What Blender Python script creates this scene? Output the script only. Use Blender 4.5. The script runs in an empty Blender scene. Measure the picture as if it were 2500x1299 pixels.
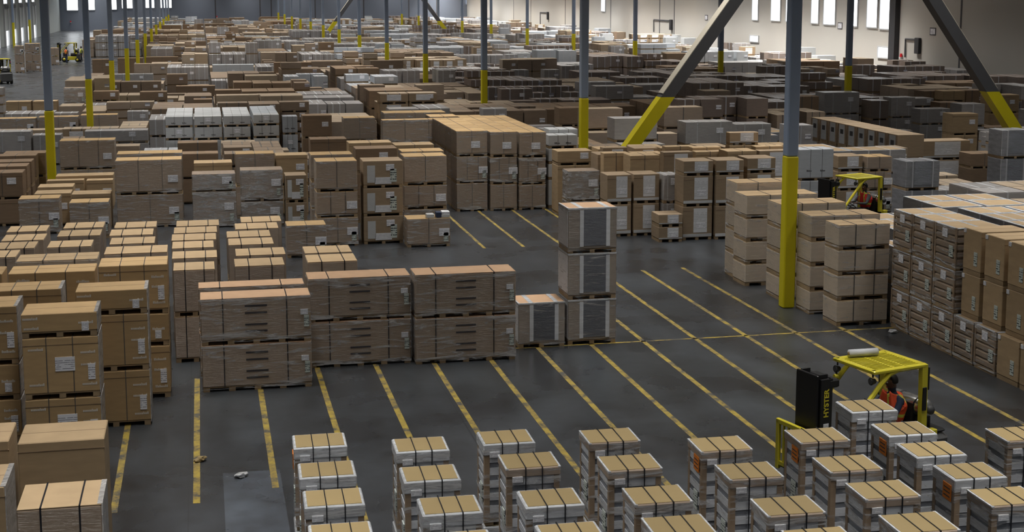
import bpy, bmesh, math, random
from mathutils import Vector, Matrix
PI = math.pi
SC = bpy.context.scene
COL = SC.collection
RND = random.Random(7)
LIGHT_NEAR, LIGHT_MID = 1200.0, 1200.0

# ------------------------------------------------------------------ camera, exposure
EYE_H = 8.0                    # camera stands on a mezzanine 8 m above the floor
YAW, PITCH = 0.2146, 0.1401
cam_data = bpy.data.cameras.new('camera')
cam_data.sensor_width = 36.0
cam_data.sensor_fit = 'HORIZONTAL'
cam_data.lens = 36.0 * 3472.0 / 2500.0
cam_data.shift_y = -(649.5 - 466.0) / 2500.0
cam_data.clip_end = 800
cam = bpy.data.objects.new('camera', cam_data)
COL.objects.link(cam)
cam.location = (0, 0, EYE_H)
cam.rotation_euler = (PI / 2 - PITCH, 0, -YAW)
SC.camera = cam
SC.view_settings.view_transform = 'Standard'
SC.view_settings.look = 'None'
SC.view_settings.gamma = 1.0
SC.view_settings.exposure = 0.0
SC.view_settings.use_curve_mapping = False
SC.cycles.use_denoising = True
SC.cycles.use_adaptive_sampling = True
SC.cycles.adaptive_threshold = 0.02
SC.cycles.max_bounces = 6
SC.cycles.diffuse_bounces = 3
SC.cycles.glossy_bounces = 2
SC.cycles.transmission_bounces = 2
SC.cycles.caustics_reflective = False
SC.cycles.caustics_refractive = False

# ------------------------------------------------------------------ world and hall lighting
W = bpy.data.worlds.new('world')
SC.world = W
W.use_nodes = True
W.node_tree.nodes['Background'].inputs[0].default_value = (0.90, 0.94, 1.0, 1)
W.node_tree.nodes['Background'].inputs[1].default_value = 0.11

def strip_light(x, y, ly, power, color=(1.0, 0.965, 0.91)):
    d = bpy.data.lights.new('ceiling_or_added_light', 'AREA')
    d.shape = 'RECTANGLE'
    d.size, d.size_y = 2.0, ly
    d.energy = power
    d.color = color
    d.spread = math.radians(82)
    o = bpy.data.objects.new('ceiling_or_added_light', d)
    COL.objects.link(o)
    o.location = (x, y, 13.2)
    # second weak wide light, added to give the film wrap highlights
    e = bpy.data.lights.new('ceiling_or_added_light', 'AREA'); e.shape = 'RECTANGLE'; e.size, e.size_y = 0.5, ly; e.energy = power * 0.055; e.color = color
    q = bpy.data.objects.new('ceiling_or_added_light', e); COL.objects.link(q); q.location = (x, y, 13.15)
    return o

for xi, x in enumerate((-20.5, -10.5, -0.5, 9.5, 19.5, 29.5, 39.5, 49.5)):
    for yi in range(8):
        y = 4.0 + 40.0 * yi
        p = LIGHT_NEAR if yi == 0 else LIGHT_MID
        if yi == 2 and x > 12: p *= 0.22          # a dark group of switched-off rows
        if yi == 1 and x > 32: p *= 0.6
        if yi == 2 and x > 45: p *= 2.4
        if yi >= 3: p *= 1.3
        if x < -12 and yi >= 2: p *= 1.8
        if yi >= 3 and x > 45: p *= 5.0
        strip_light(x, y, 38.0, p)

# ------------------------------------------------------------------ projection helpers (ground survey of the photo)
_R = Vector((math.cos(YAW), -math.sin(YAW), 0))
_F = Vector((math.sin(YAW) * math.cos(PITCH), math.cos(YAW) * math.cos(PITCH), -math.sin(PITCH)))
_U = _R.cross(_F)
_C = Vector((0, 0, EYE_H))
FPX, CX, CY = 3472.0, 1250.0, 466.0
def G(x, y, z=0.0):
    d = _F + _R * ((x - CX) / FPX) - _U * ((y - CY) / FPX)
    return _C + d * ((z - EYE_H) / d.z)
def PJ(X, Y, Z):
    d = Vector((X, Y, Z)) - _C
    k = d.dot(_F)
    return CX + FPX * d.dot(_R) / k, CY - FPX * d.dot(_U) / k
def z_at(X, Y, py):
    lo, hi = -1.0, 7.9
    for _ in range(40):
        m = (lo + hi) / 2
        if PJ(X, Y, m)[1] > py: lo = m
        else: hi = m
    return lo
def x_at(X, Y, Z, px):
    d = Vector((X, Y, Z)) - _C
    a, b = d.dot(_R), d.dot(_F)
    k = (px - CX) / FPX
    return X + (k * b - a) / (_R.x - k * _F.x)

# ------------------------------------------------------------------ materials
MATS = {}
def nd(t, typ, loc=(0, 0), **kw):
    n = t.nodes.new(typ)
    for k, v in kw.items(): setattr(n, k, v)
    return n
def base_mat(name):
    m = bpy.data.materials.new(name)
    m.use_nodes = True
    t = m.node_tree
    return m, t, t.nodes['Principled BSDF']
def plain(name, col, rough=0.6, metal=0.0, emit=None, var=0.0, coat=0.0, nscale=3.0):
    m, t, b = base_mat(name)
    b.inputs['Roughness'].default_value = rough
    b.inputs['Metallic'].default_value = metal
    b.inputs['Coat Weight'].default_value = coat
    b.inputs['Coat Roughness'].default_value = 0.2
    b.inputs['Base Color'].default_value = (*col, 1)
    if var:
        tc = nd(t, 'ShaderNodeTexCoord'); no = nd(t, 'ShaderNodeTexNoise')
        no.inputs['Scale'].default_value = nscale; no.inputs['Detail'].default_value = 5
        mr = nd(t, 'ShaderNodeMapRange'); mr.inputs['To Min'].default_value = 1 - var; mr.inputs['To Max'].default_value = 1 + var
        mx = nd(t, 'ShaderNodeMix', data_type='RGBA', blend_type='MULTIPLY'); mx.inputs[0].default_value = 1
        mx.inputs[6].default_value = (*col, 1)
        t.links.new(tc.outputs['Object'], no.inputs['Vector']); t.links.new(no.outputs['Fac'], mr.inputs['Value'])
        t.links.new(mr.outputs['Result'], mx.inputs[7]); t.links.new(mx.outputs[2], b.inputs['Base Color'])
    if emit:
        b.inputs['Emission Color'].default_value = (*emit[0], 1)
        b.inputs['Emission Strength'].default_value = emit[1]
    MATS[name] = m
    return m
def card(name, col, film=0.0, var=0.10, rough=0.8):
    """cardboard, optionally under wrinkled stretch film"""
    m, t, b = base_mat(name)
    tc = nd(t, 'ShaderNodeTexCoord'); oi = nd(t, 'ShaderNodeObjectInfo')
    mp = nd(t, 'ShaderNodeMapping'); mp.inputs['Scale'].default_value = (1.2, 1.2, 5.0)
    no = nd(t, 'ShaderNodeTexNoise'); no.inputs['Scale'].default_value = 2.2; no.inputs['Detail'].default_value = 6
    t.links.new(tc.outputs['Object'], mp.inputs['Vector']); t.links.new(mp.outputs[0], no.inputs['Vector'])
    mr = nd(t, 'ShaderNodeMapRange'); mr.inputs['From Min'].default_value = 0.25; mr.inputs['From Max'].default_value = 0.75
    mr.inputs['To Min'].default_value = 1 - var; mr.inputs['To Max'].default_value = 1 + var
    t.links.new(no.outputs['Fac'], mr.inputs['Value'])
    mo = nd(t, 'ShaderNodeMapRange'); mo.inputs['To Min'].default_value = 0.86; mo.inputs['To Max'].default_value = 1.12
    t.links.new(oi.outputs['Random'], mo.inputs['Value'])
    mu = nd(t, 'ShaderNodeMath', operation='MULTIPLY'); t.links.new(mr.outputs[0], mu.inputs[0]); t.links.new(mo.outputs[0], mu.inputs[1])
    mx = nd(t, 'ShaderNodeMix', data_type='RGBA', blend_type='MULTIPLY'); mx.inputs[0].default_value = 1
    mx.inputs[6].default_value = (*col, 1); t.links.new(mu.outputs[0], mx.inputs[7])
    t.links.new(mx.outputs[2], b.inputs['Base Color'])
    b.inputs['Roughness'].default_value = rough
    if film:
        w = nd(t, 'ShaderNodeTexNoise'); w.inputs['Scale'].default_value = 9.0; w.inputs['Detail'].default_value = 3
        w.inputs['Distortion'].default_value = 1.5
        m2 = nd(t, 'ShaderNodeMapping'); m2.inputs['Scale'].default_value = (0.35, 0.35, 3.0); m2.inputs['Rotation'].default_value = (0.0, 0.12, 0.0)
        t.links.new(tc.outputs['Object'], m2.inputs['Vector']); t.links.new(m2.outputs[0], w.inputs['Vector'])
        bp = nd(t, 'ShaderNodeBump'); bp.inputs['Strength'].default_value = 1.0; bp.inputs['Distance'].default_value = 0.16 if film >= 0.8 else 0.10
        t.links.new(w.outputs['Fac'], bp.inputs['Height'])
        b.inputs['Coat Weight'].default_value = film
        b.inputs['Coat Roughness'].default_value = 0.22
        t.links.new(bp.outputs[0], b.inputs['Coat Normal'])
    MATS[name] = m
    return m
def lined(name, paper, ink, n=9.0, fill=0.45):
    """paper sheet carrying rows of print too small to read"""
    m, t, b = base_mat(name)
    tc = nd(t, 'ShaderNodeTexCoord'); sp = nd(t, 'ShaderNodeSeparateXYZ'); t.links.new(tc.outputs['Generated'], sp.inputs[0])
    a = nd(t, 'ShaderNodeMath', operation='MULTIPLY'); a.inputs[1].default_value = n; t.links.new(sp.outputs['Z'], a.inputs[0])
    f = nd(t, 'ShaderNodeMath', operation='FRACT'); t.links.new(a.outputs[0], f.inputs[0])
    g = nd(t, 'ShaderNodeMath', operation='LESS_THAN'); g.inputs[1].default_value = fill; t.links.new(f.outputs[0], g.inputs[0])
    no = nd(t, 'ShaderNodeTexNoise'); no.inputs['Scale'].default_value = 4.0; t.links.new(tc.outputs['Generated'], no.inputs['Vector'])
    h = nd(t, 'ShaderNodeMath', operation='GREATER_THAN'); h.inputs[1].default_value = 0.47; t.links.new(no.outputs['Fac'], h.inputs[0])
    k = nd(t, 'ShaderNodeMath', operation='MULTIPLY'); t.links.new(g.outputs[0], k.inputs[0]); t.links.new(h.outputs[0], k.inputs[1])
    z1 = nd(t, 'ShaderNodeMath', operation='GREATER_THAN'); z1.inputs[1].default_value = 0.14; t.links.new(sp.outputs['Z'], z1.inputs[0])
    z2 = nd(t, 'ShaderNodeMath', operation='LESS_THAN'); z2.inputs[1].default_value = 0.86; t.links.new(sp.outputs['Z'], z2.inputs[0])
    k2 = nd(t, 'ShaderNodeMath', operation='MULTIPLY'); t.links.new(z1.outputs[0], k2.inputs[0]); t.links.new(z2.outputs[0], k2.inputs[1])
    k3 = nd(t, 'ShaderNodeMath', operation='MULTIPLY'); t.links.new(k.outputs[0], k3.inputs[0]); t.links.new(k2.outputs[0], k3.inputs[1])
    mx = nd(t, 'ShaderNodeMix', data_type='RGBA'); mx.inputs[6].default_value = (*paper, 1); mx.inputs[7].default_value = (*ink, 1)
    t.links.new(k3.outputs[0], mx.inputs[0]); t.links.new(mx.outputs[2], b.inputs['Base Color'])
    b.inputs['Roughness'].default_value = 0.6
    MATS[name] = m
    return m

card('card', (0.47, 0.32, 0.16))
card('card_mid', (0.33, 0.245, 0.16))
card('crowd_tan', (0.36, 0.285, 0.205))
card('crowd_brown', (0.235, 0.175, 0.125))
plain('brace_grey', (0.075, 0.077, 0.085), 0.6, var=0.1)
card('wrapped_pale', (0.50, 0.42, 0.33), film=0.5)
card('card_tan', (0.45, 0.325, 0.19))
card('card_dark', (0.24, 0.165, 0.105))
card('card_red', (0.52, 0.335, 0.205))
card('wrapped', (0.31, 0.235, 0.17), film=0.6)
card('wrapped_shiny', (0.29, 0.24, 0.20), film=1.0, var=0.3)
card('wrapped_dark', (0.19, 0.145, 0.12), film=0.5)
card('wrapped_grey', (0.33, 0.315, 0.31), film=0.6)
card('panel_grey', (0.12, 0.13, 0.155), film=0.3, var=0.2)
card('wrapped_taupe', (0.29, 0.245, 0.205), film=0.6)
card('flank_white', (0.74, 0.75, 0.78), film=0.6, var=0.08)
card('clear_grey', (0.20, 0.205, 0.225), film=0.9, var=0.25)
card('white', (0.52, 0.535, 0.545), film=0.2, var=0.06)
card('white_blue', (0.45, 0.48, 0.515), film=0.3, var=0.06)
card('film_white', (0.56, 0.585, 0.625), film=0.9, var=0.12)
card('film_flank', (0.36, 0.35, 0.345), film=1.0, var=0.35)
card('band_light', (0.60, 0.63, 0.68), film=0.8, var=0.12)
card('band_dark', (0.15, 0.165, 0.195), film=0.9, var=0.25)
card('corner_board', (0.30, 0.215, 0.14), film=0.3)
card('lid_tan', (0.33, 0.245, 0.115), var=0.04)
card('lid_side', (0.33, 0.255, 0.195), film=0.4)
card('wood', (0.33, 0.235, 0.135), var=0.25)
plain('strap_black', (0.012, 0.013, 0.018), 0.4)
plain('strap_grey', (0.10, 0.095, 0.09), 0.5)
plain('strap_white', (0.50, 0.51, 0.54), 0.4)
lined('label', (0.86, 0.87, 0.92), (0.28, 0.28, 0.33), n=7.0, fill=0.35)
lined('label_green', (0.60, 0.66, 0.62), (0.06, 0.08, 0.08), n=6.0, fill=0.5)
lined('panel_print', (0.74, 0.75, 0.78), (0.50, 0.51, 0.54), n=15.0, fill=0.3)
plain('mark_white', (0.66, 0.63, 0.58), 0.7)
plain('mark_dark', (0.055, 0.05, 0.055), 0.7)
plain('label_dark', (0.05, 0.05, 0.055), 0.7)
plain('orange_sheet', (0.75, 0.22, 0.02), 0.6, var=0.2, nscale=14)
plain('steel_blue', (0.25, 0.315, 0.43), 0.55, var=0.10, nscale=1.2)
plain('lit_cream', (0.55, 0.51, 0.42), 0.6)
plain('yellow_paint', (0.66, 0.57, 0.006), 0.5, var=0.08, nscale=2.0)
plain('truck_yellow', (0.62, 0.54, 0.03), 0.38, var=0.06, coat=0.3)
plain('truck_black', (0.010, 0.010, 0.011), 0.45)
plain('truck_grey', (0.06, 0.06, 0.062), 0.5)
plain('rubber', (0.014, 0.014, 0.014), 0.85)
plain('tank_silver', (0.60, 0.60, 0.60), 0.25, metal=0.9)
plain('lamp_glass', (0.7, 0.7, 0.65), 0.15)
plain('lamp_red', (0.7, 0.02, 0.03), 0.3)
plain('skin', (0.115, 0.055, 0.035), 0.55)
plain('hair', (0.008, 0.007, 0.007), 0.7)
plain('eye', (0.5, 0.48, 0.45), 0.3)
plain('navy', (0.022, 0.034, 0.075), 0.85)
plain('grey_knit', (0.085, 0.10, 0.105), 0.9)
plain('trousers', (0.018, 0.020, 0.028), 0.85)
plain('denim', (0.035, 0.055, 0.11), 0.85)
plain('vest_orange', (0.85, 0.10, 0.03), 0.6)
plain('vest_red', (0.75, 0.035, 0.03), 0.6)
plain('reflective', (0.70, 0.72, 0.10), 0.4)
plain('boot', (0.02, 0.018, 0.016), 0.7)
plain('wall_grey', (0.215, 0.245, 0.31), 0.9, var=0.06, nscale=0.15)
plain('wall_beige', (0.56, 0.54, 0.50), 0.9, var=0.05, nscale=0.15)
plain('wall_door', (0.34, 0.37, 0.37), 0.85, var=0.1, nscale=0.4)
plain('joint', (0.10, 0.10, 0.11), 0.9)
plain('dark_metal', (0.03, 0.03, 0.035), 0.6)
plain('sign_red', (0.6, 0.05, 0.05), 0.6)
plain('frame_white', (0.55, 0.56, 0.58), 0.5)
plain('daylight', (0.8, 0.85, 0.9), 0.5, emit=((0.93, 0.97, 1.0), 2.6))
plain('daylight_soft', (0.8, 0.85, 0.9), 0.5, emit=((0.93, 0.97, 1.0), 1.3))
plain('ceiling_white', (0.45, 0.45, 0.45), 0.9)
plain('film_scrap', (0.55, 0.56, 0.58), 0.2, coat=0.5)

def film_streaks(name, cover, sx, sz, col=(0.66, 0.66, 0.67)):
    """clear stretch film: invisible but for crumpled folds, their gloss painted as pale streaks"""
    m, t, b = base_mat(name)
    tc = nd(t, 'ShaderNodeTexCoord'); oi = nd(t, 'ShaderNodeObjectInfo')
    mp = nd(t, 'ShaderNodeMapping'); mp.inputs['Scale'].default_value = (sx, sx, sz); mp.inputs['Rotation'].default_value = (0, 0.10, 0)
    ad = nd(t, 'ShaderNodeVectorMath', operation='ADD')
    sc_ = nd(t, 'ShaderNodeMath', operation='MULTIPLY'); sc_.inputs[1].default_value = 60.0; t.links.new(oi.outputs['Random'], sc_.inputs[0])
    t.links.new(tc.outputs['Object'], mp.inputs['Vector']); t.links.new(mp.outputs[0], ad.inputs[0]); t.links.new(sc_.outputs[0], ad.inputs[1])
    n = nd(t, 'ShaderNodeTexNoise'); n.inputs['Scale'].default_value = 3.0; n.inputs['Detail'].default_value = 7; n.inputs['Roughness'].default_value = 0.65; n.inputs['Distortion'].default_value = 0.8
    t.links.new(ad.outputs[0], n.inputs['Vector'])
    # folds gather toward the foot and head of the load
    sp = nd(t, 'ShaderNodeSeparateXYZ'); t.links.new(tc.outputs['Generated'], sp.inputs[0])
    e1 = nd(t, 'ShaderNodeMath', operation='SUBTRACT'); e1.inputs[1].default_value = 0.5; t.links.new(sp.outputs['Z'], e1.inputs[0])
    e2 = nd(t, 'ShaderNodeMath', operation='ABSOLUTE'); t.links.new(e1.outputs[0], e2.inputs[0])
    e3 = nd(t, 'ShaderNodeMath', operation='POWER'); e3.inputs[1].default_value = 3.0; t.links.new(e2.outputs[0], e3.inputs[0])
    e4 = nd(t, 'ShaderNodeMath', operation='MULTIPLY_ADD'); e4.inputs[1].default_value = 0.9; t.links.new(e3.outputs[0], e4.inputs[0]); t.links.new(n.outputs['Fac'], e4.inputs[2])
    cr = nd(t, 'ShaderNodeMapRange'); cr.inputs['From Min'].default_value = cover; cr.inputs['From Max'].default_value = cover + 0.16; cr.inputs['To Max'].default_value = 0.8
    t.links.new(e4.outputs[0], cr.inputs['Value'])
    b.inputs['Base Color'].default_value = (*col, 1); b.inputs['Roughness'].default_value = 0.3
    t.links.new(cr.outputs[0], b.inputs['Alpha'])
    MATS[name] = m
film_streaks('film', 0.535, 0.5, 4.0)
film_streaks('film_heavy', 0.49, 0.8, 3.5)
film_streaks('film_light', 0.585, 0.5, 4.0)
def floor_material():
    m, t, b = base_mat('polished_concrete')
    tc = nd(t, 'ShaderNodeTexCoord'); sp = nd(t, 'ShaderNodeSeparateXYZ'); t.links.new(tc.outputs['Object'], sp.inputs[0])
    def noise(s, d, sc=(1, 1, 1)):
        mp = nd(t, 'ShaderNodeMapping'); mp.inputs['Scale'].default_value = sc
        n = nd(t, 'ShaderNodeTexNoise'); n.inputs['Scale'].default_value = s; n.inputs['Detail'].default_value = d
        t.links.new(tc.outputs['Object'], mp.inputs[0]); t.links.new(mp.outputs[0], n.inputs['Vector']); return n
    n1, n2, n3 = noise(0.5, 8), noise(3.5, 6), noise(0.9, 5, (1, 0.25, 1))
    def math_(op, a, bb):
        k = nd(t, 'ShaderNodeMath', operation=op)
        for i, v in enumerate((a, bb)):
            if isinstance(v, (int, float)): k.inputs[i].default_value = v
            else: t.links.new(v, k.inputs[i])
        return k.outputs[0]
    s = math_('ADD', math_('MULTIPLY', n1.outputs['Fac'], 0.55), math_('ADD', math_('MULTIPLY', n2.outputs['Fac'], 0.25), math_('MULTIPLY', n3.outputs['Fac'], 0.45)))
    cr = nd(t, 'ShaderNodeValToRGB')
    cr.color_ramp.elements[0].position = 0.48; cr.color_ramp.elements[0].color = (0.024, 0.0245, 0.026, 1)
    cr.color_ramp.elements[1].position = 0.80; cr.color_ramp.elements[1].color = (0.066, 0.074, 0.086, 1)
    t.links.new(s, cr.inputs[0])
    # lamp glare on the floor, painted in as a lighter straight-edged patch
    bay = math_('MULTIPLY', math_('LESS_THAN', math_('ABSOLUTE', math_('SUBTRACT', sp.outputs['X'], 0.62), 0), 0.47), math_('LESS_THAN', sp.outputs['Y'], 23.4))  # mask of the painted lamp glare
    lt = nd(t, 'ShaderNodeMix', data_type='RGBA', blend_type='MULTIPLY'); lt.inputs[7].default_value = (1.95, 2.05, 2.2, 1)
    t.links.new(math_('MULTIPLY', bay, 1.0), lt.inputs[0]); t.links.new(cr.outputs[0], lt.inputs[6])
    # saw-cut joints
    jx = math_('LESS_THAN', math_('ABSOLUTE', math_('SUBTRACT', math_('MODULO', math_('ADD', sp.outputs['X'], 100.40 + 0.01), 5.0), 0.01), 0), 0.012)
    jy = math_('LESS_THAN', math_('ABSOLUTE', math_('SUBTRACT', math_('MODULO', math_('ADD', sp.outputs['Y'], 76.6), 5.0), 0.01), 0), 0.012)
    j = math_('MAXIMUM', jx, jy)
    dk = nd(t, 'ShaderNodeMix', data_type='RGBA'); dk.inputs[7].default_value = (0.025, 0.025, 0.026, 1)
    t.links.new(math_('MULTIPLY', j, 0.6), dk.inputs[0]); t.links.new(lt.outputs[2], dk.inputs[6])
    t.links.new(dk.outputs[2], b.inputs['Base Color'])
    rr = nd(t, 'ShaderNodeMapRange'); rr.inputs['To Min'].default_value = 0.16; rr.inputs['To Max'].default_value = 0.42
    t.links.new(n1.outputs['Fac'], rr.inputs['Value']); t.links.new(rr.outputs[0], b.inputs['Roughness'])
    bp = nd(t, 'ShaderNodeBump'); bp.inputs['Strength'].default_value = 0.04; t.links.new(n2.outputs['Fac'], bp.inputs['Height'])
    t.links.new(bp.outputs[0], b.inputs['Normal'])
    MATS['floor'] = m
floor_material()
def tape_material():
    m, t, b = base_mat('worn_yellow_line')
    tc = nd(t, 'ShaderNodeTexCoord')
    n = nd(t, 'ShaderNodeTexNoise'); n.inputs['Scale'].default_value = 3.0; n.inputs['Detail'].default_value = 8; n.inputs['Roughness'].default_value = 0.7
    t.links.new(tc.outputs['Object'], n.inputs['Vector'])
    cr = nd(t, 'ShaderNodeValToRGB')
    cr.color_ramp.elements[0].position = 0.40; cr.color_ramp.elements[0].color = (0.075, 0.072, 0.066, 1)
    cr.color_ramp.elements[1].position = 0.60; cr.color_ramp.elements[1].color = (0.42, 0.31, 0.05, 1)
    e = cr.color_ramp.elements.new(0.48); e.color = (0.26, 0.19, 0.055, 1)
    t.links.new(n.outputs['Fac'], cr.inputs[0]); t.links.new(cr.outputs[0], b.inputs['Base Color'])
    b.inputs['Roughness'].default_value = 0.6
    MATS['tape'] = m
tape_material()

# ------------------------------------------------------------------ mesh builder
class MB:
    def __init__(s): s.v, s.f, s.m, s.slots = [], [], [], []
    def slot(s, mat):
        if mat not in s.slots: s.slots.append(mat)
        return s.slots.index(mat)
    def add(s, vs, fs, mat):
        o = len(s.v); k = s.slot(mat)
        s.v += [tuple(v) for v in vs]
        for f in fs: s.f.append(tuple(i + o for i in f)); s.m.append(k)
    def box(s, x0, x1, y0, y1, z0, z1, mat, c=0.0):
        if c <= 0:
            v = [(x0, y0, z0), (x1, y0, z0), (x1, y1, z0), (x0, y1, z0), (x0, y0, z1), (x1, y0, z1), (x1, y1, z1), (x0, y1, z1)]
            s.add(v, [(0, 3, 2, 1), (4, 5, 6, 7), (0, 1, 5, 4), (1, 2, 6, 5), (2, 3, 7, 6), (3, 0, 4, 7)], mat)
            return
        # chamfered box: octagonal prism with bevelled top and bottom rims
        def ring(i, z):
            return [(x0 + i + c, y0 + i, z), (x1 - i - c, y0 + i, z), (x1 - i, y0 + i + c, z), (x1 - i, y1 - i - c, z),
                    (x1 - i - c, y1 - i, z), (x0 + i + c, y1 - i, z), (x0 + i, y1 - i - c, z), (x0 + i, y0 + i + c, z)]
        v = ring(c, z0) + ring(0, z0 + c) + ring(0, z1 - c) + ring(c, z1)
        f = [tuple(range(7, -1, -1)), tuple(range(24, 32))]
        for r in range(3):
            for i in range(8):
                j = (i + 1) % 8
                f.append((r * 8 + i, r * 8 + j, r * 8 + 8 + j, r * 8 + 8 + i))
        s.add(v, f, mat)
    def obox(s, c, ax, ay, az, hx, hy, hz, mat):
        c = Vector(c); ax, ay, az = Vector(ax).normalized(), Vector(ay).normalized(), Vector(az).normalized()
        v = [c + ax * (sx * hx) + ay * (sy * hy) + az * (sz * hz) for sz in (-1, 1) for sx, sy in ((-1, -1), (1, -1), (1, 1), (-1, 1))]
        s.add(v, [(0, 3, 2, 1), (4, 5, 6, 7), (0, 1, 5, 4), (1, 2, 6, 5), (2, 3, 7, 6), (3, 0, 4, 7)], mat)
    def beam(s, a, b, w, h, mat, side=(0, 1, 0)):
        a, b = Vector(a), Vector(b); d = (b - a)
        x = d.normalized(); y = Vector(side); y = (y - x * y.dot(x)).normalized(); z = x.cross(y)
        s.obox((a + b) / 2, x, y, z, d.length / 2, w / 2, h / 2, mat)
    def tube(s, pts, r, mat, n=8, caps=True):
        pts = [Vector(p) for p in pts]
        rs = r if isinstance(r, (list, tuple)) else [r] * len(pts)
        rings = []
        up = None
        for i, p in enumerate(pts):
            d = (pts[min(i + 1, len(pts) - 1)] - pts[max(i - 1, 0)]).normalized()
            if up is None:
                up = Vector((0, 0, 1)) if abs(d.z) < 0.9 else Vector((1, 0, 0))
            a = (up - d * up.dot(d)).normalized(); up = a; b = d.cross(a)
            rings.append([p + (a * math.cos(2 * PI * k / n) + b * math.sin(2 * PI * k / n)) * rs[i] for k in range(n)])
        v = [q for ring in rings for q in ring]
        f = []
        for i in range(len(pts) - 1):
            for k in range(n):
                j = (k + 1) % n
                f.append((i * n + k, i * n + j, (i + 1) * n + j, (i + 1) * n + k))
        if caps: f += [tuple(range(n - 1, -1, -1)), tuple(range((len(pts) - 1) * n, len(pts) * n))]
        s.add(v, f, mat)
    def ell(s, c, r, mat, nu=14, nv=10, z_min=-1.0):
        c = Vector(c); v = []; f = []
        for i in range(nv + 1):
            th = PI * i / nv
            for k in range(nu):
                ph = 2 * PI * k / nu
                zz = max(math.cos(th), z_min)
                v.append(c + Vector((r[0] * math.sin(th) * math.cos(ph), r[1] * math.sin(th) * math.sin(ph), r[2] * zz)))
        for i in range(nv):
            for k in range(nu):
                j = (k + 1) % nu
                f.append((i * nu + k, (i + 1) * nu + k, (i + 1) * nu + j, i * nu + j))
        s.add(v, f, mat)
    def mesh(s, name, smooth=False):
        me = bpy.data.meshes.new(name)
        me.from_pydata(s.v, [], s.f)
        for mt in s.slots: me.materials.append(MATS[mt])
        me.polygons.foreach_set('material_index', s.m)
        if smooth: me.polygons.foreach_set('use_smooth', [True] * len(s.f))
        me.update()
        return me
def link(name, me, parent=None, loc=None):
    o = bpy.data.objects.new(name, me)
    COL.objects.link(o)
    if parent is not None: o.parent = parent
    if loc is not None: o.location = loc
    return o
def tag(o, label, cat, group=None, kind=None):
    if label: o['label'] = label
    if cat: o['category'] = cat
    if group: o['group'] = group
    if kind: o['kind'] = kind
    return o
def thing(name, loc, rz, label, cat, group=None):
    o = link(name, None, None, loc)
    o.empty_display_size = 0.2
    o.rotation_euler = (0, 0, rz)
    return tag(o, label, cat, group)
def copy_tree(o, loc, rz, label, group=None):
    c = o.copy(); COL.objects.link(c); c.location = loc; c.rotation_euler = (0, 0, rz); c['label'] = label
    if group: c['group'] = group
    for ch in list(o.children):
        d = ch.copy(); COL.objects.link(d); d.parent = c
        for g in list(ch.children):
            e = g.copy(); COL.objects.link(e); e.parent = d
    return c
def structure(name, mb):
    o = link(name, mb.mesh(name)); o['kind'] = 'structure'; return o
ORD = ['first', 'second', 'third', 'fourth', 'fifth', 'sixth', 'seventh', 'eighth', 'ninth', 'tenth', 'eleventh', 'twelfth', 'thirteenth', 'fourteenth', 'fifteenth', 'sixteenth']
# ------------------------------------------------------------------ the hall: floor, walls, ceiling
XL, XR, YB = -27.4, 55.6, 300.0
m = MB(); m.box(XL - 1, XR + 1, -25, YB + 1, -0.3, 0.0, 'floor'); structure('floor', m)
m = MB(); m.box(XL - 1, XR + 1, -25, YB + 1, 14.0, 14.3, 'ceiling_white'); structure('ceiling', m)
m = MB(); m.box(XL - 0.3, XL, -25, YB, 0, 14, 'wall_door'); structure('wall_left', m)
m = MB(); m.box(XR, XR + 0.3, -25, YB, 0, 14, 'wall_beige'); structure('wall_right', m)
m = MB(); m.box(XL, XR, YB, YB + 0.3, 0, 14, 'wall_grey'); structure('wall_back', m)

def y_on_right(px):                 # where a sight line meets the right-hand wall
    p = G(px, 1200); return p.y * XR / p.x
def x_on_back(px):
    p = G(px, 1200); return p.x * YB / p.y
def y_on_left(px):
    p = G(px, 1200); return p.y * XL / p.x
def z_hi(X, Y, py):                 # height of a point over floor spot (X, Y) seen at row py, any height
    d = Vector((X, Y, 0)) - _C
    # (CY-py)/F = U.d/F.d is linear in z
    k = (CY - py) / FPX
    a, b = d.dot(_U), d.dot(_F)
    return (k * b - a) / (_U.z - k * _F.z)

WIN_N = [0]
def window(corner, axis, w, z0, z1, mat='daylight', name=None, sub=2, door=False):
    """a framed pane on a wall; axis 'y' on the right wall, 'x' on the back wall, '-y' on the left wall"""
    WIN_N[0] += 1
    n = name or 'window_%d' % WIN_N[0]
    fr, pn = MB(), MB()
    t = 0.10
    def bx(mb, a0, a1, b0, b1, c0, c1, mt):
        if axis == 'y': mb.box(corner - c1, corner - c0, a0, a1, b0, b1, mt)
        elif axis == '-y': mb.box(corner + c0, corner + c1, a0, a1, b0, b1, mt)
        else: mb.box(a0, a1, corner - c1, corner - c0, b0, b1, mt)
    a0, a1 = w
    bx(fr, a0 - t, a0, z0 - t, z1 + t, 0.0, 0.12, 'frame_white'); bx(fr, a1, a1 + t, z0 - t, z1 + t, 0.0, 0.12, 'frame_white')
    bx(fr, a0, a1, z0 - t, z0, 0.0, 0.12, 'frame_white'); bx(fr, a0, a1, z1, z1 + t, 0.0, 0.12, 'frame_white')
    for i in range(1, sub):
        zz = z0 + (z1 - z0) * i / sub
        bx(fr, a0, a1, zz - 0.04, zz + 0.04, 0.02, 0.10, 'frame_white')
    bx(pn, a0, a1, z0, z1, 0.01, 0.05, mat)
    o = link(n, fr.mesh(n + '_frame')); o['kind'] = 'structure'
    link('pane', pn.mesh('pane'), o)
    return o
for (a, b, yb) in ((1811, 1824, 48), (1855, 1876, 50), (1890, 1911, 52), (1949, 1965, 56), (1978, 2004, 59), (2034, 2056, 63), (2079, 2102, 66), (2109, 2131, 70)):
    y0, y1 = sorted((y_on_right(a), y_on_right(b)))
    window(XR, 'y', (y0, y1), z_hi(XR, (y0 + y1) / 2, yb), 10.5)
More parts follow.
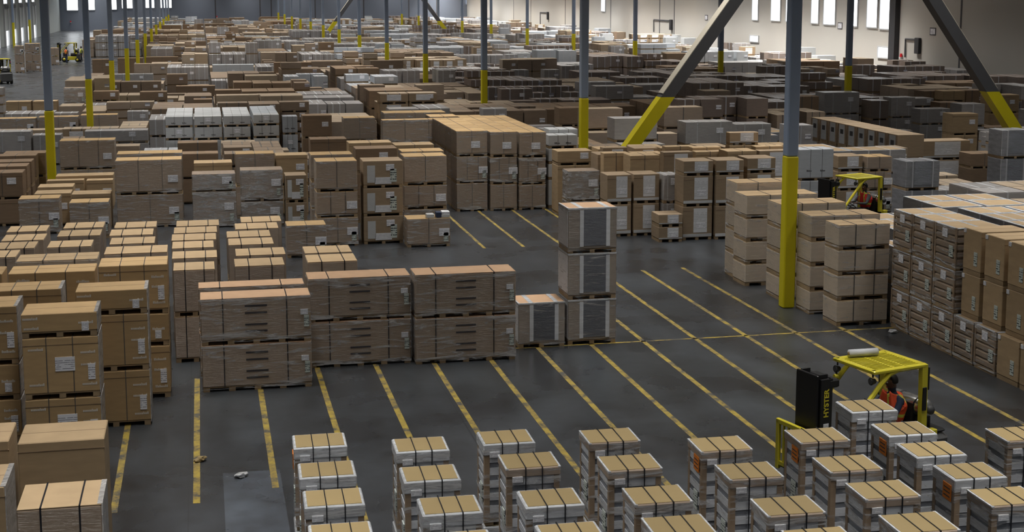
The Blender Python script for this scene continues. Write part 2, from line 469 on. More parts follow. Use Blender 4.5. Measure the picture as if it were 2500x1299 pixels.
for (a, b, yt, yb) in ((1459, 1468, -60, 27), (1139, 1146, -60, 10), (2483, 2512, -200, 17)):
    y0, y1 = sorted((y_on_right(a), y_on_right(b)))
    window(XR, 'y', (y0, y1), z_hi(XR, (y0 + y1) / 2, yb), min(11.0, z_hi(XR, (y0 + y1) / 2, yt)))
for (a, b, yb) in ((215, 240, 25), (251, 279, 24), (310, 330, 23), (343, 367, 20), (398, 421, 19), (430, 458, 19)):
    window(YB, 'x', (x_on_back(a), x_on_back(b)), z_hi(x_on_back(a), YB, yb), 10.5)
# small glazed personnel doors low on the right wall
DN = 0
for (a, b, yt, yb) in ((2107, 2131, 116, 140), (1807, 1826, 88, 101)):
    DN += 1
    y0, y1 = sorted((y_on_right(a), y_on_right(b))); ym = (y0 + y1) / 2
    window(XR, 'y', (y0, y1), max(0.4, z_hi(XR, ym, yb)), z_hi(XR, ym, yt), 'daylight_soft', 'door_%d' % DN, 1)
# dock doors along the left wall, daylight under the raised leaves
for px in (5, 23, 47, 70, 88, 105, 121, 135):
    DN += 1
    yc = y_on_left(px)
    fr, leaf, gap, glz = MB(), MB(), MB(), MB()
    for s in (-1, 1): fr.box(XL, XL + 0.25, yc + s * 2.0 - 0.25, yc + s * 2.0 + 0.25, 0, 5.9, 'frame_white')
    fr.box(XL, XL + 0.25, yc - 2.2, yc + 2.2, 5.4, 5.9, 'dark_metal')
    leaf.box(XL, XL + 0.12, yc - 1.75, yc + 1.75, 2.2, 5.4, 'wall_door')
    gap.box(XL, XL + 0.06, yc - 1.75, yc + 1.75, 0.05, 2.2, 'daylight_soft')
    o = link('door_%d' % DN, fr.mesh('dock_frame')); o['kind'] = 'structure'
    link('door_leaf', leaf.mesh('door_leaf'), o); link('opening', gap.mesh('opening'), o)
    window(XL, '-y', (yc - 2.0, yc + 2.0), 6.1, 9.5, 'daylight_soft', None, 2)
# pilaster and panel joints of the right wall, panel joints of the back wall
TN = 0
def trim(x0, x1, y0, y1, z0, z1, mt):
    global TN
    TN += 1
    mb = MB(); mb.box(x0, x1, y0, y1, z0, z1, mt); return structure('trim_%d' % TN, mb)
yp = y_on_right(2147)
trim(XR - 0.45, XR, yp - 0.5, yp + 0.5, 0, 14, 'dark_metal')
for px in (1254, 1294, 1374, 1480, 1594, 1628, 1731, 2296, 2478):
    y = y_on_right(px); trim(XR - 0.03, XR, y - 0.10, y + 0.10, 0, 14, 'joint')
for px in (560, 664, 690, 792, 905, 1010, 1075):
    x = x_on_back(px); trim(x - 0.12, x + 0.12, YB - 0.03, YB, 0, 14, 'joint')
# surface conduit runs and their boxes on the right wall
for i, (pa, pb, yt, yb, lab) in enumerate(((2171, 2201, 101, 140, 'dark junction box with bent conduit on the wall behind the tall brace'), (1582, 1623, 52, 78, 'junction box with bent conduit on the pale wall between two panel joints'),
                                           (1317, 1335, 33, 60, 'small junction box with conduit on the pale wall near its inner corner'))):
    ya, yb_ = y_on_right(pa), y_on_right(pb)
    zt = z_hi(XR, ya, yt); zb = z_hi(XR, ya, yb)
    root = thing('junction_box', (XR - 0.02, yb_, zt), 0, lab, 'junction box')
    b = MB(); b.box(-0.25, 0, -0.35, 0.35, -0.9, 0.35, 'dark_metal', 0.03); link('box_cover', b.mesh('box_cover'), root)
    c = MB(); c.tube([(-0.08, 0, 0.2), (-0.08, ya - yb_, 0.2), (-0.08, ya - yb_, zb - zt)], 0.07, 'joint', 6); link('conduit', c.mesh('conduit'), root)
for px, py, lab in ((2232, 77, 'small faded bay sign on the dark wall beside the tall brace'), (1703, 43, 'small bay sign on the pale wall behind the slanting brace'), (2015, 63, 'small bay sign under the bright high windows')):
    y = y_on_right(px); z = z_hi(XR, y, py)
    b = MB(); b.box(XR - 0.04, XR, y - 0.45, y + 0.45, z - 0.3, z + 0.3, 'joint'); b.box(XR - 0.05, XR - 0.04, y - 0.36, y + 0.36, z - 0.22, z + 0.22, 'label')
    tag(link('wall_sign', b.mesh('wall_sign')), lab, 'sign')
for px, py, axis, lab in ((222, 54, 'b', 'small red alarm beacon on the grey end wall below the high windows'), (563, 42, 'b', 'small red alarm beacon in the middle of the grey end wall'), (2163, 139, 'r', 'small red alarm beacon low on the wall beside the pilaster')):
    if axis == 'b': X = x_on_back(px); Y = YB - 0.135
    else: X = XR - 0.135; Y = y_on_right(px)
    z = z_hi(X, Y, py)
    b = MB(); b.box(X - 0.13, X + 0.13, Y - 0.13, Y + 0.13, z - 0.15, z, 'frame_white'); b.tube([(X, Y, z), (X, Y, z + 0.28)], [0.13, 0.09], 'lamp_red', 8)
    tag(link('alarm_beacon', b.mesh('alarm_beacon')), lab, 'beacon')

# ------------------------------------------------------------------ steel posts with yellow feet, diagonal braces
def post_meshes(h):
    a, b = MB(), MB()
    a.box(-0.15, 0.15, -0.15, 0.15, h, 14.0, 'steel_blue', 0.025)
    b.box(-0.158, 0.158, -0.158, 0.158, 0, h, 'yellow_paint', 0.028)
    return a.mesh('shaft'), b.mesh('painted_foot')
PM = {3.5: post_meshes(3.5), 3.88: post_meshes(3.88)}
def post(x, y, h, label, grp):
    r = thing('steel_post', (x, y, 0), 0, label, 'post', grp)
    link('shaft', PM[h][0], r); link('painted_foot', PM[h][1], r)
for k in range(12):
    post(-5.67, 56.1 + 19.8 * k, 3.5, 'grey steel post, yellow foot, %s from the camera in the wide aisle row' % ORD[k], 'posts along the wide aisle')
for k in range(13):
    lab = 'grey steel post, yellow foot, %s from the camera in the middle row' % ORD[k]
    if k == 0: lab = 'grey steel post with tall yellow foot standing clear on the open floor'
    post(14.40, 33.2 + 19.85 * k, 3.88, lab, 'posts of the middle row')
for k in range(1, 13):
    post(34.9, 33.2 + 19.85 * k, 3.88, 'grey steel post, yellow foot, %s from the camera in the pale wall row' % ORD[k - 1], 'posts of the row toward the pale wall')
for k in (9, 10, 11):
    post(-25.7, 33.2 + 19.85 * k, 3.5, 'dark steel post standing against the dock doors, %s along them' % ORD[k - 9], 'posts by the dock doors')
def brace(xa, xb, y, label):
    zt = 13.6; xm = (xa + xb) / 2
    L = math.hypot(xm - xa, zt); ux, uz = (xm - xa) / L, zt / L
    r = thing('diagonal_brace', (xa, y, 0), 0, label, 'brace', 'diagonal braces between the posts')
    hz = 3.88
    def pt(z): return Vector(((xm - xa) * z / zt, 0, z))
    sgn = 1 if xm > xa else -1
    n = Vector((-uz * sgn, 0, abs(ux)))            # in-plane normal on the upper side
    def wedge(mb, z0, z1, mat, half, dy):
        v = []
        for z in (z0, z1):
            c = pt(z)
            w = half / abs(n.x) if n.x else half
            for s, t in ((-1, -1), (1, -1), (1, 1), (-1, 1)): v.append(c + Vector((s * w, t * dy, 0)))
        mb.add(v, [(0, 3, 2, 1), (4, 5, 6, 7), (0, 1, 5, 4), (1, 2, 6, 5), (2, 3, 7, 6), (3, 0, 4, 7)], mat)
    a, b, d = MB(), MB(), MB()
    wedge(a, hz, zt - 0.75, 'brace_grey', 0.23, 0.28); wedge(b, 0.35, hz, 'yellow_paint', 0.235, 0.285)
    link('shaft', a.mesh('shaft'), r); link('painted_foot', b.mesh('painted_foot'), r)
    # light on the upper face, painted on as a thin cream strip
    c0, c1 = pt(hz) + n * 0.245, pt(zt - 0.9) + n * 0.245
    d.beam(c0, c1, 0.55, 0.025, 'lit_cream', (0, 1, 0)); link('lit_top_strip', d.mesh('lit_top_strip'), r)
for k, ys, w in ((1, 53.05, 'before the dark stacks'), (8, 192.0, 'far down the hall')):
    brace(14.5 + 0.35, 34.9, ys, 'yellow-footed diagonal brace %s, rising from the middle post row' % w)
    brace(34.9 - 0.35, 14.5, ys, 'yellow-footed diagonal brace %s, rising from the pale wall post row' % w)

# ------------------------------------------------------------------ painted floor lines
def line(x0, x1, y0, y1):
    mb = MB(); mb.box(x0, x1, y0, y1, 0.0, 0.003, 'tape')
    o = link('floor_marking', mb.mesh('floor_marking')); o['kind'] = 'structure'
LX = [-1.53 + 1.2535 * i for i in range(14)]
ENDS = {0: (21.9, 26.6), 1: (22.05, 29.5), 2: (22.5, 30.0), 9: (13.0, 33.0), 10: (13.0, 37.6), 11: (13, 38.6), 12: (14, 38.7), 13: (14, 30.9)}
for i, x in enumerate(LX):
    a, b = ENDS.get(i, (13.0, 31.5))
    line(x - 0.055, x + 0.055, a, b)
for i in range(6, 12):
    line(LX[i] - 0.05, LX[i] + 0.05, 43.0 if i > 7 else 45.0, 50.6)
line(LX[6], 16.0, 30.51, 30.59)
# ------------------------------------------------------------------ palletised cartons: one builder per look, meshes cached by size
PH = 0.10
CACHE = {}
def q2(v): return math.floor(v * 50) / 50
NAMES = dict(brp='cardboard_carton', tan='cardboard_carton', brd='cardboard_carton', br='cardboard_carton', dkb='cardboard_carton', kw='long_carton', bw='wrapped_carton', red='wrapped_carton', fw='wrapped_carton', wt='wrapped_carton', sl='strapped_carton',
             bg='strapped_carton', dk='strapped_carton', wh='white_carton', wb='white_carton', cg='clear_wrapped_load', np='panelled_carton', pl='panelled_carton', lab='panelled_carton', rb='ribbed_load')
def pallet_mesh(w, d, mat='wood'):
    key = ('pal', w, d)
    if key not in CACHE:
        mb = MB()
        n = 3 if w < 1.55 else (4 if w < 1.9 else 5)
        a, b, y0, y1 = -w / 2 + 0.01, w / 2 - 0.01, -d / 2 + 0.01, d / 2 - 0.01
        mb.box(a, b, y0, y1, 0.078, PH, mat)
        bw = 0.11 if n == 3 else 0.13
        for i in range(n):
            x = a + (b - a - bw) * i / (n - 1)
            mb.box(x, x + bw, y0, y1, 0.0, 0.078, mat)
        CACHE[key] = mb.mesh('pallet')
    return CACHE[key]
def strap_mesh(w, d, h, x, mat, sw=0.028, z0=PH):
    key = ('strap', w, d, h, round(x, 2), mat, sw)
    if key not in CACHE:
        mb = MB(); t = 0.0075
        mb.box(x - sw / 2, x + sw / 2, -d / 2 - t, -d / 2 + 0.004, z0, h + t, mat)
        mb.box(x - sw / 2, x + sw / 2, d / 2 - 0.004, d / 2 + t, z0, h + t, mat)
        mb.box(x - sw / 2, x + sw / 2, -d / 2 + 0.004, d / 2 - 0.004, h - 0.004, h + t, mat)
        CACHE[key] = mb.mesh('strap')
    return CACHE[key]
def sheet_mesh(w, d, h, u, v, sw, sh, mat, side='F'):
    key = ('sheet', w, d, h, u, v, sw, sh, mat, side)
    if key not in CACHE:
        mb = MB(); t = 0.011 if mat.startswith('label') else (0.006 if mat != 'band_light' else 0.009)
        z = PH + v * (h - PH)
        if side == 'F':
            x = -w / 2 + u * w
            mb.box(x - sw / 2, x + sw / 2, -d / 2 - t, -d / 2 + 0.002, z - sh / 2, z + sh / 2, mat)
        else:                       # on the flank that faces the cross aisle, u counted from the back corner
            y = d / 2 - u * d
            mb.box(-w / 2 - t, -w / 2 + 0.002, y - sw / 2, y + sw / 2, z - sh / 2, z + sh / 2, mat)
        CACHE[key] = mb.mesh('sheet')
    return CACHE[key]
def marks_mesh(w, d, h, spots, mat, lw=0.25, lh=0.048, solid=False):
    key = ('marks', w, d, h, tuple(spots), mat, lw, lh)
    if key not in CACHE:
        mb = MB(); t = 0.004; r = random.Random(len(spots) * 31 + int(w * 100))
        for u, v in spots:
            x = -w / 2 + u * w - lw / 2; z = PH + v * (h - PH)
            if solid:
                mb.box(x, x + lw, -d / 2 - t, -d / 2 + 0.002, z - lh / 2, z + lh / 2, mat); continue
            e = x
            while e < x + lw - 0.02:
                k = r.uniform(0.014, 0.024); hh = lh * r.choice((0.7, 0.7, 1.0))
                mb.box(e, e + k, -d / 2 - t, -d / 2 + 0.002, z - lh / 2, z - lh / 2 + hh, mat)
                e += k + 0.007
        CACHE[key] = mb.mesh('printed_mark')
    return CACHE[key]
def body_mesh(kind, w, d, h):
    key = ('body', kind, w, d, h)
    if key in CACHE: return CACHE[key]
    mb = MB(); hw, hd = w / 2, d / 2
    main = {'brp': 'card', 'brd': 'card_dark', 'tan': 'card_tan', 'kw': 'wrapped', 'bw': 'wrapped', 'bg': 'wrapped_grey', 'dk': 'wrapped_dark', 'wh': 'white', 'wb': 'white_blue',
            'cg': 'clear_grey', 'np': 'card_mid', 'lab': 'card_mid', 'sl': 'wrapped', 'pl': 'card_mid', 'red': 'wrapped_pale', 'fw': 'wrapped_shiny', 'wt': 'wrapped_taupe', 'rb': 'wrapped'}[kind]
    if kind == 'rb':                # five cases shrink-wrapped into one load
        n = 5; s = (h - PH - 0.03) / n
        for i in range(n):
            mb.box(-hw, hw, -hd, hd, PH + s * i, PH + s * (i + 1), main, 0.035)
        mb.box(-hw, hw, -hd, hd, h - 0.03, h - 0.002, 'film_white', 0.008)
        for q in (-1, 1): mb.box(q * hw * 0.5 - hw * 0.42, q * hw * 0.5 + hw * 0.42, -hd + 0.06, hd - 0.06, h - 0.004, h, 'card_tan')
    elif kind in ('kw', 'sl', 'bw', 'wt', 'dk', 'red', 'fw'):
        mb.box(-hw, hw, -hd, hd, PH, h - 0.015, main, 0.014)
        mb.box(-hw + 0.004, hw - 0.004, -hd + 0.004, hd - 0.004, h - 0.0155, h, {'kw': 'card_red', 'sl': 'card_tan', 'bw': 'card', 'wt': 'card_red', 'dk': 'card_dark', 'red': 'card_tan', 'fw': 'lid_side'}[kind], 0.004)
    elif kind == 'wh':
        mb.box(-hw, hw, -hd, hd, PH, h, main, 0.012)
    else:
        mb.box(-hw, hw, -hd, hd, PH, h, main, 0.012)
    if kind in ('brp', 'tan', 'np', 'lab', 'brd', 'red'):   # closing seam of the top flaps
        mb.box(-hw + 0.01, hw - 0.01, -0.004, 0.004, h - 0.002, h + 0.002, 'card_dark')
        if h > 0.9: mb.box(-hw - 0.004, hw + 0.004, -hd - 0.005, -hd + 0.01, h - 0.13, h - 0.121, 'card_dark')
    CACHE[key] = mb.mesh('carton_body')
    return CACHE[key]
def unit(kind, x, y, z, w, d, h, label, cat, group, var=0, name='cardboard_carton', rz=0.0, short=False, film=False):
    w, d, h = q2(w), q2(d), math.floor(h * 200 + 0.001) / 200 - 0.008
    r = thing(NAMES[kind], (x, y, z), rz, label, cat, group)
    P = lambda n, me, p=None: link(n, me, p or r)
    P('carton_body', body_mesh(kind, w, d, h))
    P('pallet', pallet_mesh(w, d))
    rr = random.Random(var * 977 + 5)
    def sheet(u, v, sw, sh, mat='label', side='F', name='shipping_label', lab=None):
        o = P(name, sheet_mesh(w, d, h, round(u, 2), round(v, 2), sw, min(sh, (h - PH) * 0.9), mat, side))
        if lab: o['label'] = lab
        return o
    def marks(spots, mat, **kw):
        for sp_ in spots: P('printed_mark', marks_mesh(w, d, h, (sp_,), mat, **kw))
    if kind == 'brp':
        if short:
            marks(((0.12, 0.75), (0.85, 0.45), (0.13, 0.22)), 'mark_white')
            sheet(0.84, 0.24, 0.12, 0.16)
        else:
            marks(((0.17, 0.80), (0.17, 0.16), (0.86, 0.72), (0.86, 0.5), (0.87, 0.14)), 'mark_white')
            sheet(0.90, 0.36, 0.12, 0.28)
            if var % 2 == 0: sheet(0.55, 0.52, 0.33, 0.25)
            for u in (0.31, 0.66): P('strap', strap_mesh(w, d, h, -w / 2 + u * w, 'strap_grey', 0.014))
    elif kind == 'kw':
        marks(((0.5, 0.80), (0.5, 0.63), (0.5, 0.35), (0.5, 0.19)), 'mark_dark', lw=0.44, lh=0.036, solid=True)
        sheet(0.945, 0.60, 0.15, 0.11); sheet(0.965, 0.38, 0.10, 0.24, 'label_green')
        for u in (0.20, 0.78): P('strap', strap_mesh(w, d, h, -w / 2 + u * w, 'strap_black', 0.02))
    elif kind == 'sl':
        for u in (0.28, 0.74): P('strap', strap_mesh(w, d, h, -w / 2 + u * w, 'strap_black', 0.02))
    elif kind == 'bw':
        for u in ((0.34, 0.70) if var % 2 else (0.5,)): P('strap', strap_mesh(w, d, h, -w / 2 + u * w, 'strap_grey', 0.016))
        if var % 3 != 2: sheet(rr.choice((0.8, 0.62, 0.86)), rr.uniform(0.35, 0.75), 0.33, 0.24)
        if var % 3 == 0: sheet(rr.choice((0.92, 0.9)), 0.25, 0.15, 0.28, 'label_green')
    elif kind == 'fw':
        sheet(0.80 if var % 2 else 0.84, 0.55, 0.32, 0.24); sheet(0.9, 0.22, 0.13, 0.24, 'label_green')
    elif kind == 'red':                      # the plain four-high loads by the yellow-footed post
        for u in (0.33, 0.72): P('strap', strap_mesh(w, d, h, -w / 2 + u * w, 'strap_grey', 0.022))
    elif kind in ('brd', 'tan'):
        if var % 2: P('strap', strap_mesh(w, d, h, 0, 'strap_grey', 0.016))
        if var % 3: sheet(rr.uniform(0.6, 0.85), rr.uniform(0.4, 0.7), 0.30, 0.22)
    elif kind in ('bg', 'dk'):
        sheet(rr.uniform(0.55, 0.85), rr.uniform(0.45, 0.8), 0.30, 0.22)
        for u in (0.25, 0.75): P('strap', strap_mesh(w, d, h, -w / 2 + u * w, 'strap_white', 0.035 if kind == 'bg' else 0.018))
    elif kind in ('wh', 'wb'):
        marks(((0.3, 0.25), (0.7, 0.25)), 'mark_dark', lw=0.2, lh=0.06)
        for u in (0.33, 0.67): P('strap', strap_mesh(w, d, h, -w / 2 + u * w, 'strap_grey', 0.012))
        if var % 2: sheet(0.5, 0.6, 0.24, 0.18)
    elif kind == 'pl':
        sheet(0.5, 0.5, d * 0.62, (h - PH) * 0.9, 'white', 'L', 'printed_panel'); sheet(0.5, 0.62, d * 0.34, (h - PH) * 0.22, 'label_dark', 'L', 'printed_mark')
        for y_ in (-d / 2 + 0.05, d / 2 - 0.05): sheet(0.5 - y_ / d, 0.5, 0.09, (h - PH) * 0.98, 'corner_board', 'L', 'edge_board')
    elif kind == 'cg':
        sheet(0.5, 0.55, w * 0.5, (h - PH) * 0.92, 'band_dark', name='grey_panel')
        for u in (0.2, 0.8): P('strap', strap_mesh(w, d, h, -w / 2 + u * w, 'strap_white', 0.05))
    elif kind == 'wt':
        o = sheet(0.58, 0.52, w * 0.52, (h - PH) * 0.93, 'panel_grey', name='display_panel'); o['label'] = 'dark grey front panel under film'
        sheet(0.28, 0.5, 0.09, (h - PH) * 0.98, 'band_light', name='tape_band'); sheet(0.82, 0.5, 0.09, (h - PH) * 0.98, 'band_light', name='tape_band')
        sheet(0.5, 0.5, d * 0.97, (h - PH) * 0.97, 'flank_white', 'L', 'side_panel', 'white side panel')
        k = ('topband', w, d, h)
        if k not in CACHE:
            mb = MB()
            for u in (0.28, 0.82): mb.box(-w / 2 + u * w - 0.05, -w / 2 + u * w + 0.05, -d / 2, d / 2, h - 0.004, h + 0.004, 'film_white')
            mb.box(-w / 2 - 0.004, -w / 2 + 0.03, -d / 2, d / 2, h - 0.03, h + 0.005, 'film_white'); mb.box(-w / 2, w / 2, -d / 2 - 0.004, -d / 2 + 0.03, h - 0.03, h + 0.0055, 'film_white')
            CACHE[k] = mb.mesh('film_top')
        P('film_top', CACHE[k])
    elif kind == 'np':
        o = sheet(0.60, 0.54, w * 0.46, (h - PH) * 0.8, 'panel_print', name='printed_panel'); o['label'] = 'white printed panel'
        sheet(0.5, 0.05, w * 0.98, (h - PH) * 0.10, 'white', name='bottom_band')
        sheet(0.62, 0.38, 0.30, 0.18, 'label')
    elif kind == 'lab':
        sheet(0.20, 0.45, w * 0.2, (h - PH) * 0.72, 'white', name='white_band'); sheet(0.5, 0.17, w * 0.42, (h - PH) * 0.28, 'panel_print', name='white_band')
        sheet(0.76, 0.38, w * 0.16, (h - PH) * 0.55, 'label_green'); sheet(0.68, 0.72, 0.26, 0.2, 'label')
    elif kind == 'rb':
        sheet(0.78, 0.36, 0.17, 0.25, 'label_green', 'L'); sheet(0.48, 0.80, 0.22, 0.19, 'label', 'L')
        for y in (-d / 2 + 0.03, d / 2 - 0.03):
            k = ('edge', w, d, h, round(y, 2))
            if k not in CACHE:
                mb = MB(); mb.box(-w / 2 - 0.008, -w / 2 + 0.02, y - 0.03, y + 0.03, PH, h, 'corner_board'); CACHE[k] = mb.mesh('edge_board')
            P('edge_board', CACHE[k])
    dens = {'kw': 'film', 'bw': 'film_light' if var % 3 else 'film', 'fw': 'film_heavy', 'red': 'film_light', 'wt': 'film_light', 'rb': 'film', 'bg': 'film_light'}.get(kind)
    if dens:
        k = ('film', w, d, h, dens)
        if k not in CACHE:
            mb = MB(); e = 0.0085
            v = [(-w / 2 - e, d / 2, PH * .5), (-w / 2 - e, -d / 2 - e, PH * .5), (w / 2 + e, -d / 2 - e, PH * .5), (w / 2 + e, d / 2, PH * .5)]
            v += [(a, b_, h - 0.002) for a, b_, _ in v]
            mb.add(v, [(0, 1, 5, 4), (1, 2, 6, 5), (2, 3, 7, 6)], dens); CACHE[k] = mb.mesh('stretch_film')
        P('stretch_film', CACHE[k])
    if film:
        k = ('flank', w, d, h)
        if k not in CACHE:
            mb = MB(); mb.box(w / 2 - 0.002, w / 2 + 0.012, -d / 2 + 0.01, d / 2 - 0.01, PH * 0.6, h - 0.01, 'film_flank'); mb.box(w / 2 - 0.05, w / 2 + 0.012, -d / 2 + 0.01, d / 2 - 0.01, h - 0.01, h + 0.004, 'film_flank'); CACHE[k] = mb.mesh('film_flank')
        o = P('stretch_film', CACHE[k]); o['label'] = 'greyish film bunched on the flank'
    if kind == 'tan' and var >= 100:
        sheet(0.72, 0.30, 0.13, 0.30, 'label_green', 'L'); sheet(0.08, 0.93, 0.10, 0.09, 'label', 'L')
    return r

# ------------------------------------------------------------------ survey of the stacks that can be told apart
# id, look, photo columns of the front top edge (left, right), photo rows of the level tops from the top down, floor row 'b' (last row is the floor) or the stack's height, depth, where it is
S = []
def st(id, kind, xl, xr, ys, base, d, desc, var=0, group=None, n=1.0, kinds=None):
    S.append(dict(id=id, kind=kind, xl=xl, xr=xr, ys=ys, base=base, d=d, desc=desc, var=var, group=group, n=n, kinds=kinds))
g = 'brown printed cartons by the left floor line'
st('A', 'brp', 47, 240, [768, 828, 978], 2.48, 0.92, 'of the leaning stack with two large white sheets', 0, g)
st('B', 'brp', 180, 361, [712, 773, 912, 1049], 'b', 0.82, 'of the stack over the shortest floor line', 1, g)
st('C', 'brp', 236, 410, [650, 773, 852, 980], 'b', 0.9, 'of the stack set back behind the two printed stacks', 1, g)
st('D', 'brp', -140, 43, [754, 898, 985], 2.48, 0.92, 'of the edge-cut stack beside the leaning stack', 1, g)
st('E', 'brp', -30, 152, [711], 2.48, 0.8, 'of the taped-top stack behind the leaning stack', 0, g)
st('F', 'brp', 16, 233, [668], 2.55, 0.8, 'of the long-topped stack two rows behind the leaning stack', 1, g)
st('Fb', 'brp', -210, 8, [676], 2.55, 0.8, 'of the edge-cut stack beside the long-topped one', 1, g)
st('G', 'red', 35, 240, [638], 2.6, 0.8, 'of the reddish long-topped stack in front of the flat strapped files', 0, g)
st('I', 'sl', 250, 411, [620], 2.5, 0.9, 'of the pale-topped strapped stack behind the set-back printed stack', 0, g)
g = 'large tan cartons in the bottom corner'
st('L1', 'tan', 37, 258, [1083], 2.1, 0.88, 'with a deep lid behind the strapped carton in the bottom corner', 2, g, 2.1)
st('L0', 'tan', -180, 26, [1088], 2.1, 0.88, 'beside the deep-lidded carton, cut by the edge', 2, g, 2.1)
st('L2', 'sl', 34, 253, [1245], 2.0, 0.9, 'with two black straps in the bottom corner', 0, g, 2.0)
st('L3', 'tan', -140, 15, [1198], 2.1, 0.9, 'with a white flank cut off by the edge beside the strapped one', 2, g, 2.1)
g = 'long brown wrapped cartons of the centre block'
st('K1', 'kw', 485, 761, [731, 846, 960], 'b', 0.74, 'of the front stack at the end of the long block', 0, g)
st('K1b', 'kw', 481, 745, [703], 1.9, 0.62, 'of the stack hidden behind the front end of the long block', 0, g, 0.95)
st('K2', 'kw', 750, 1006, [681, 788, 900], 'b', 0.8, 'of the middle stack of the long block', 0, g)
st('K3', 'kw', 1010, 1262, [671, 779, 891], 'b', 0.8, 'of the long block where it meets the white-flanked tower', 0, g)
g = 'film-wrapped cartons with white flanks'
st('W', 'wt', 1384, 1509.5, [508.5, 620, 733, 843], 'b', 0.9, 'of the white-flanked three-high tower', 0, g)
st('W2', 'wt', 1264, 1383, [741, 851], 'b', 0.9, 'alone between the long block and the white-flanked tower', 0, g)
g = 'tan-topped strapped cartons in flat files'
cols = [[(12, 115, 566), (0, 109, 588), (-16, 86, 608), (-60, 40, 630)], [(152, 255, 557), (137, 247, 577), (111, 225, 604)], [(276, 384, 556), (264, 376, 575), (264, 380, 596)],
        [(428, 537, 552), (421, 533, 569), (416, 531, 587), (417, 524, 606), (417, 533, 631), (419, 527, 660)],
        [(586, 690, 542), (572, 683, 559), (552, 664, 579), (555, 671, 598), (573, 700, 624), (570, 698, 650)], [(742, 862, 618), (748, 875, 640)]]
for ci, c in enumerate(cols):
    for ri, (a, b, y) in enumerate(c):
        st('S%d%d' % (ci, ri), 'sl', a, b, [y], 2.05, 0.92, '%s from the back in the %s flat file from the left' % (ORD[ri], ORD[ci]), 0, g, 1.03)
g = 'brown wrapped cartons behind the flat files'
st('M1', 'bw', 279, 445, [392, 477, 558], 'b', 1.0, 'of the broad two-high stack behind the third flat file', 0, g)
st('M1b', 'bw', 283, 446, [376], 2.3, 1.0, 'of the stack close behind the broad two-high stack', 2, g)
st('M2', 'bw', 43, 145, [486], 1.2, 0.9, 'with one sheet left of the dark gap behind the files', 0, g, 1.2)
st('M3', 'bw', 167, 266, [495], 1.2, 0.9, 'low, left of the broad two-high stack', 0, g, 1.2)
st('M3b', 'tan', 172, 272, [474], 1.2, 0.9, 'low, hidden but for its top behind the low two-sheet box', 2, g, 1.2)
st('M2b', 'tan', 81, 175, [473], 1.15, 0.9, 'low flat-topped, behind the grey-wrapped low box', 2, g, 1.15)
st('M2c', 'tan', 90, 180, [457], 1.15, 0.9, 'low flat-topped, two rows behind the grey-wrapped low box', 2, g, 1.15)
st('M4', 'fw', 466, 576, [426, 469, 558], 'b', 0.95, 'of the glossy film stack right of the broad two-high stack', 0, g)
st('M4b', 'tan', 471, 568, [398], 1.9, 0.9, 'of the plain stack right behind the glossy film stack', 2, g)
st('M5', 'fw', 585, 691, [416, 493, 552], 'b', 0.95, 'of the greyish wrapped stack two along from the broad stack', 1, g)
st('M5b', 'bw', 573, 672, [376], 2.3, 0.9, 'of the stack behind the greyish wrapped stack', 1, g)
st('M6', 'lab', 695, 750, [428, 495, 552], 'b', 0.9, 'of the narrow white-banded stack beside the three-high sheeted stack', 0, g)
st('M6t', 'tan', 670, 752, [379], 2.2, 0.9, 'of the plain stack behind the narrow white-banded stack', 1, g)
st('M6b', 'bw', 698, 798, [551, 631], 'b', 0.9, 'alone in front of the three-high sheeted stack', 0, g)
st('M7', 'bw', 770, 874, [394, 469, 532, 603], 'b', 1.0, 'of the three-high stack with a sheet on each carton', 0, g)
st('M7b', 'bw', 757, 862, [378], 2.67, 0.95, 'of the stack close behind the three-high sheeted stack', 2, g)
st('M7c', 'brd', 756, 848, [340], 2.4, 0.95, 'of the dark-slotted stack two rows behind the sheeted stack', 2, g)
st('M8', 'lab', 884, 985, [393, 460, 529, 597], 'b', 1.0, 'of the white-banded stack right of the three-high sheeted stack', 0, g)
st('M8b', 'brd', 867, 971, [363], 2.6, 0.95, 'of the dark-slotted stack behind the white-banded stack', 2, g)
st('M8c', 'tan', 850, 958, [349], 2.4, 0.95, 'of the wide-topped stack two rows behind the white-banded stack', 2, g)
st('M9', 'bw', 985, 1092, [382, 453, 512, 580], 'b', 1.0, 'of the three-high stack behind the single carton with parcels on it', 0, g)
st('M9b', 'bw', 979, 1086, [370], 2.7, 0.95, 'of the stack close behind the one over the parcel-topped carton', 2, g)
st('M9c', 'tan', 963, 1062, [354], 2.5, 0.95, 'of the broad tan-topped stack before the big strapped box', 2, g)
st('M10', 'bw', 993, 1101, [535, 605], 'b', 0.9, 'single, with small parcels lying on top, at the aisle edge', 0, g)
g = 'brown wrapped cartons of the big three-high block'
for j in range(6):
    w1 = 'front' if j == 0 else ORD[j]
    for ci, (a, b, t) in enumerate(((1113, 1191, 320), (1195, 1264, 322), (1266.5, 1334, 323))):
        if j == 0: st('X%d0' % ci, 'bw', a, b, [t, t + 62, t + 128, (517, 515, 513)[ci]], 'b', 1.18, 'in the big block\'s front row, %s file' % ORD[ci], 2, g)
        else: S.append(dict(id='X%d%d' % (ci, j), kind='bw', follow='X%d0' % ci, dy=1.22 * j, desc='in the big block\'s %s row, %s file' % (ORD[j], ORD[ci]), var=2, group=g))
g = 'white cartons beside the big block'
st('XW', 'wh', 1338, 1410, [330, 363, 401, 439, 508], 'b', 0.95, 'of the thin white four-high stack beside the big block', 1, g)
st('XW2', 'wh', 1340, 1412, [316], 2.85, 0.95, 'of the stack behind the thin white four-high stack', 1, g)
g = 'brown and white-panelled cartons past the white-flanked tower'
st('M12', 'tan', 1360, 1448, [369, 404, 525], 'b', 0.9, 'of the upright stack behind the white-flanked tower', 1, g)
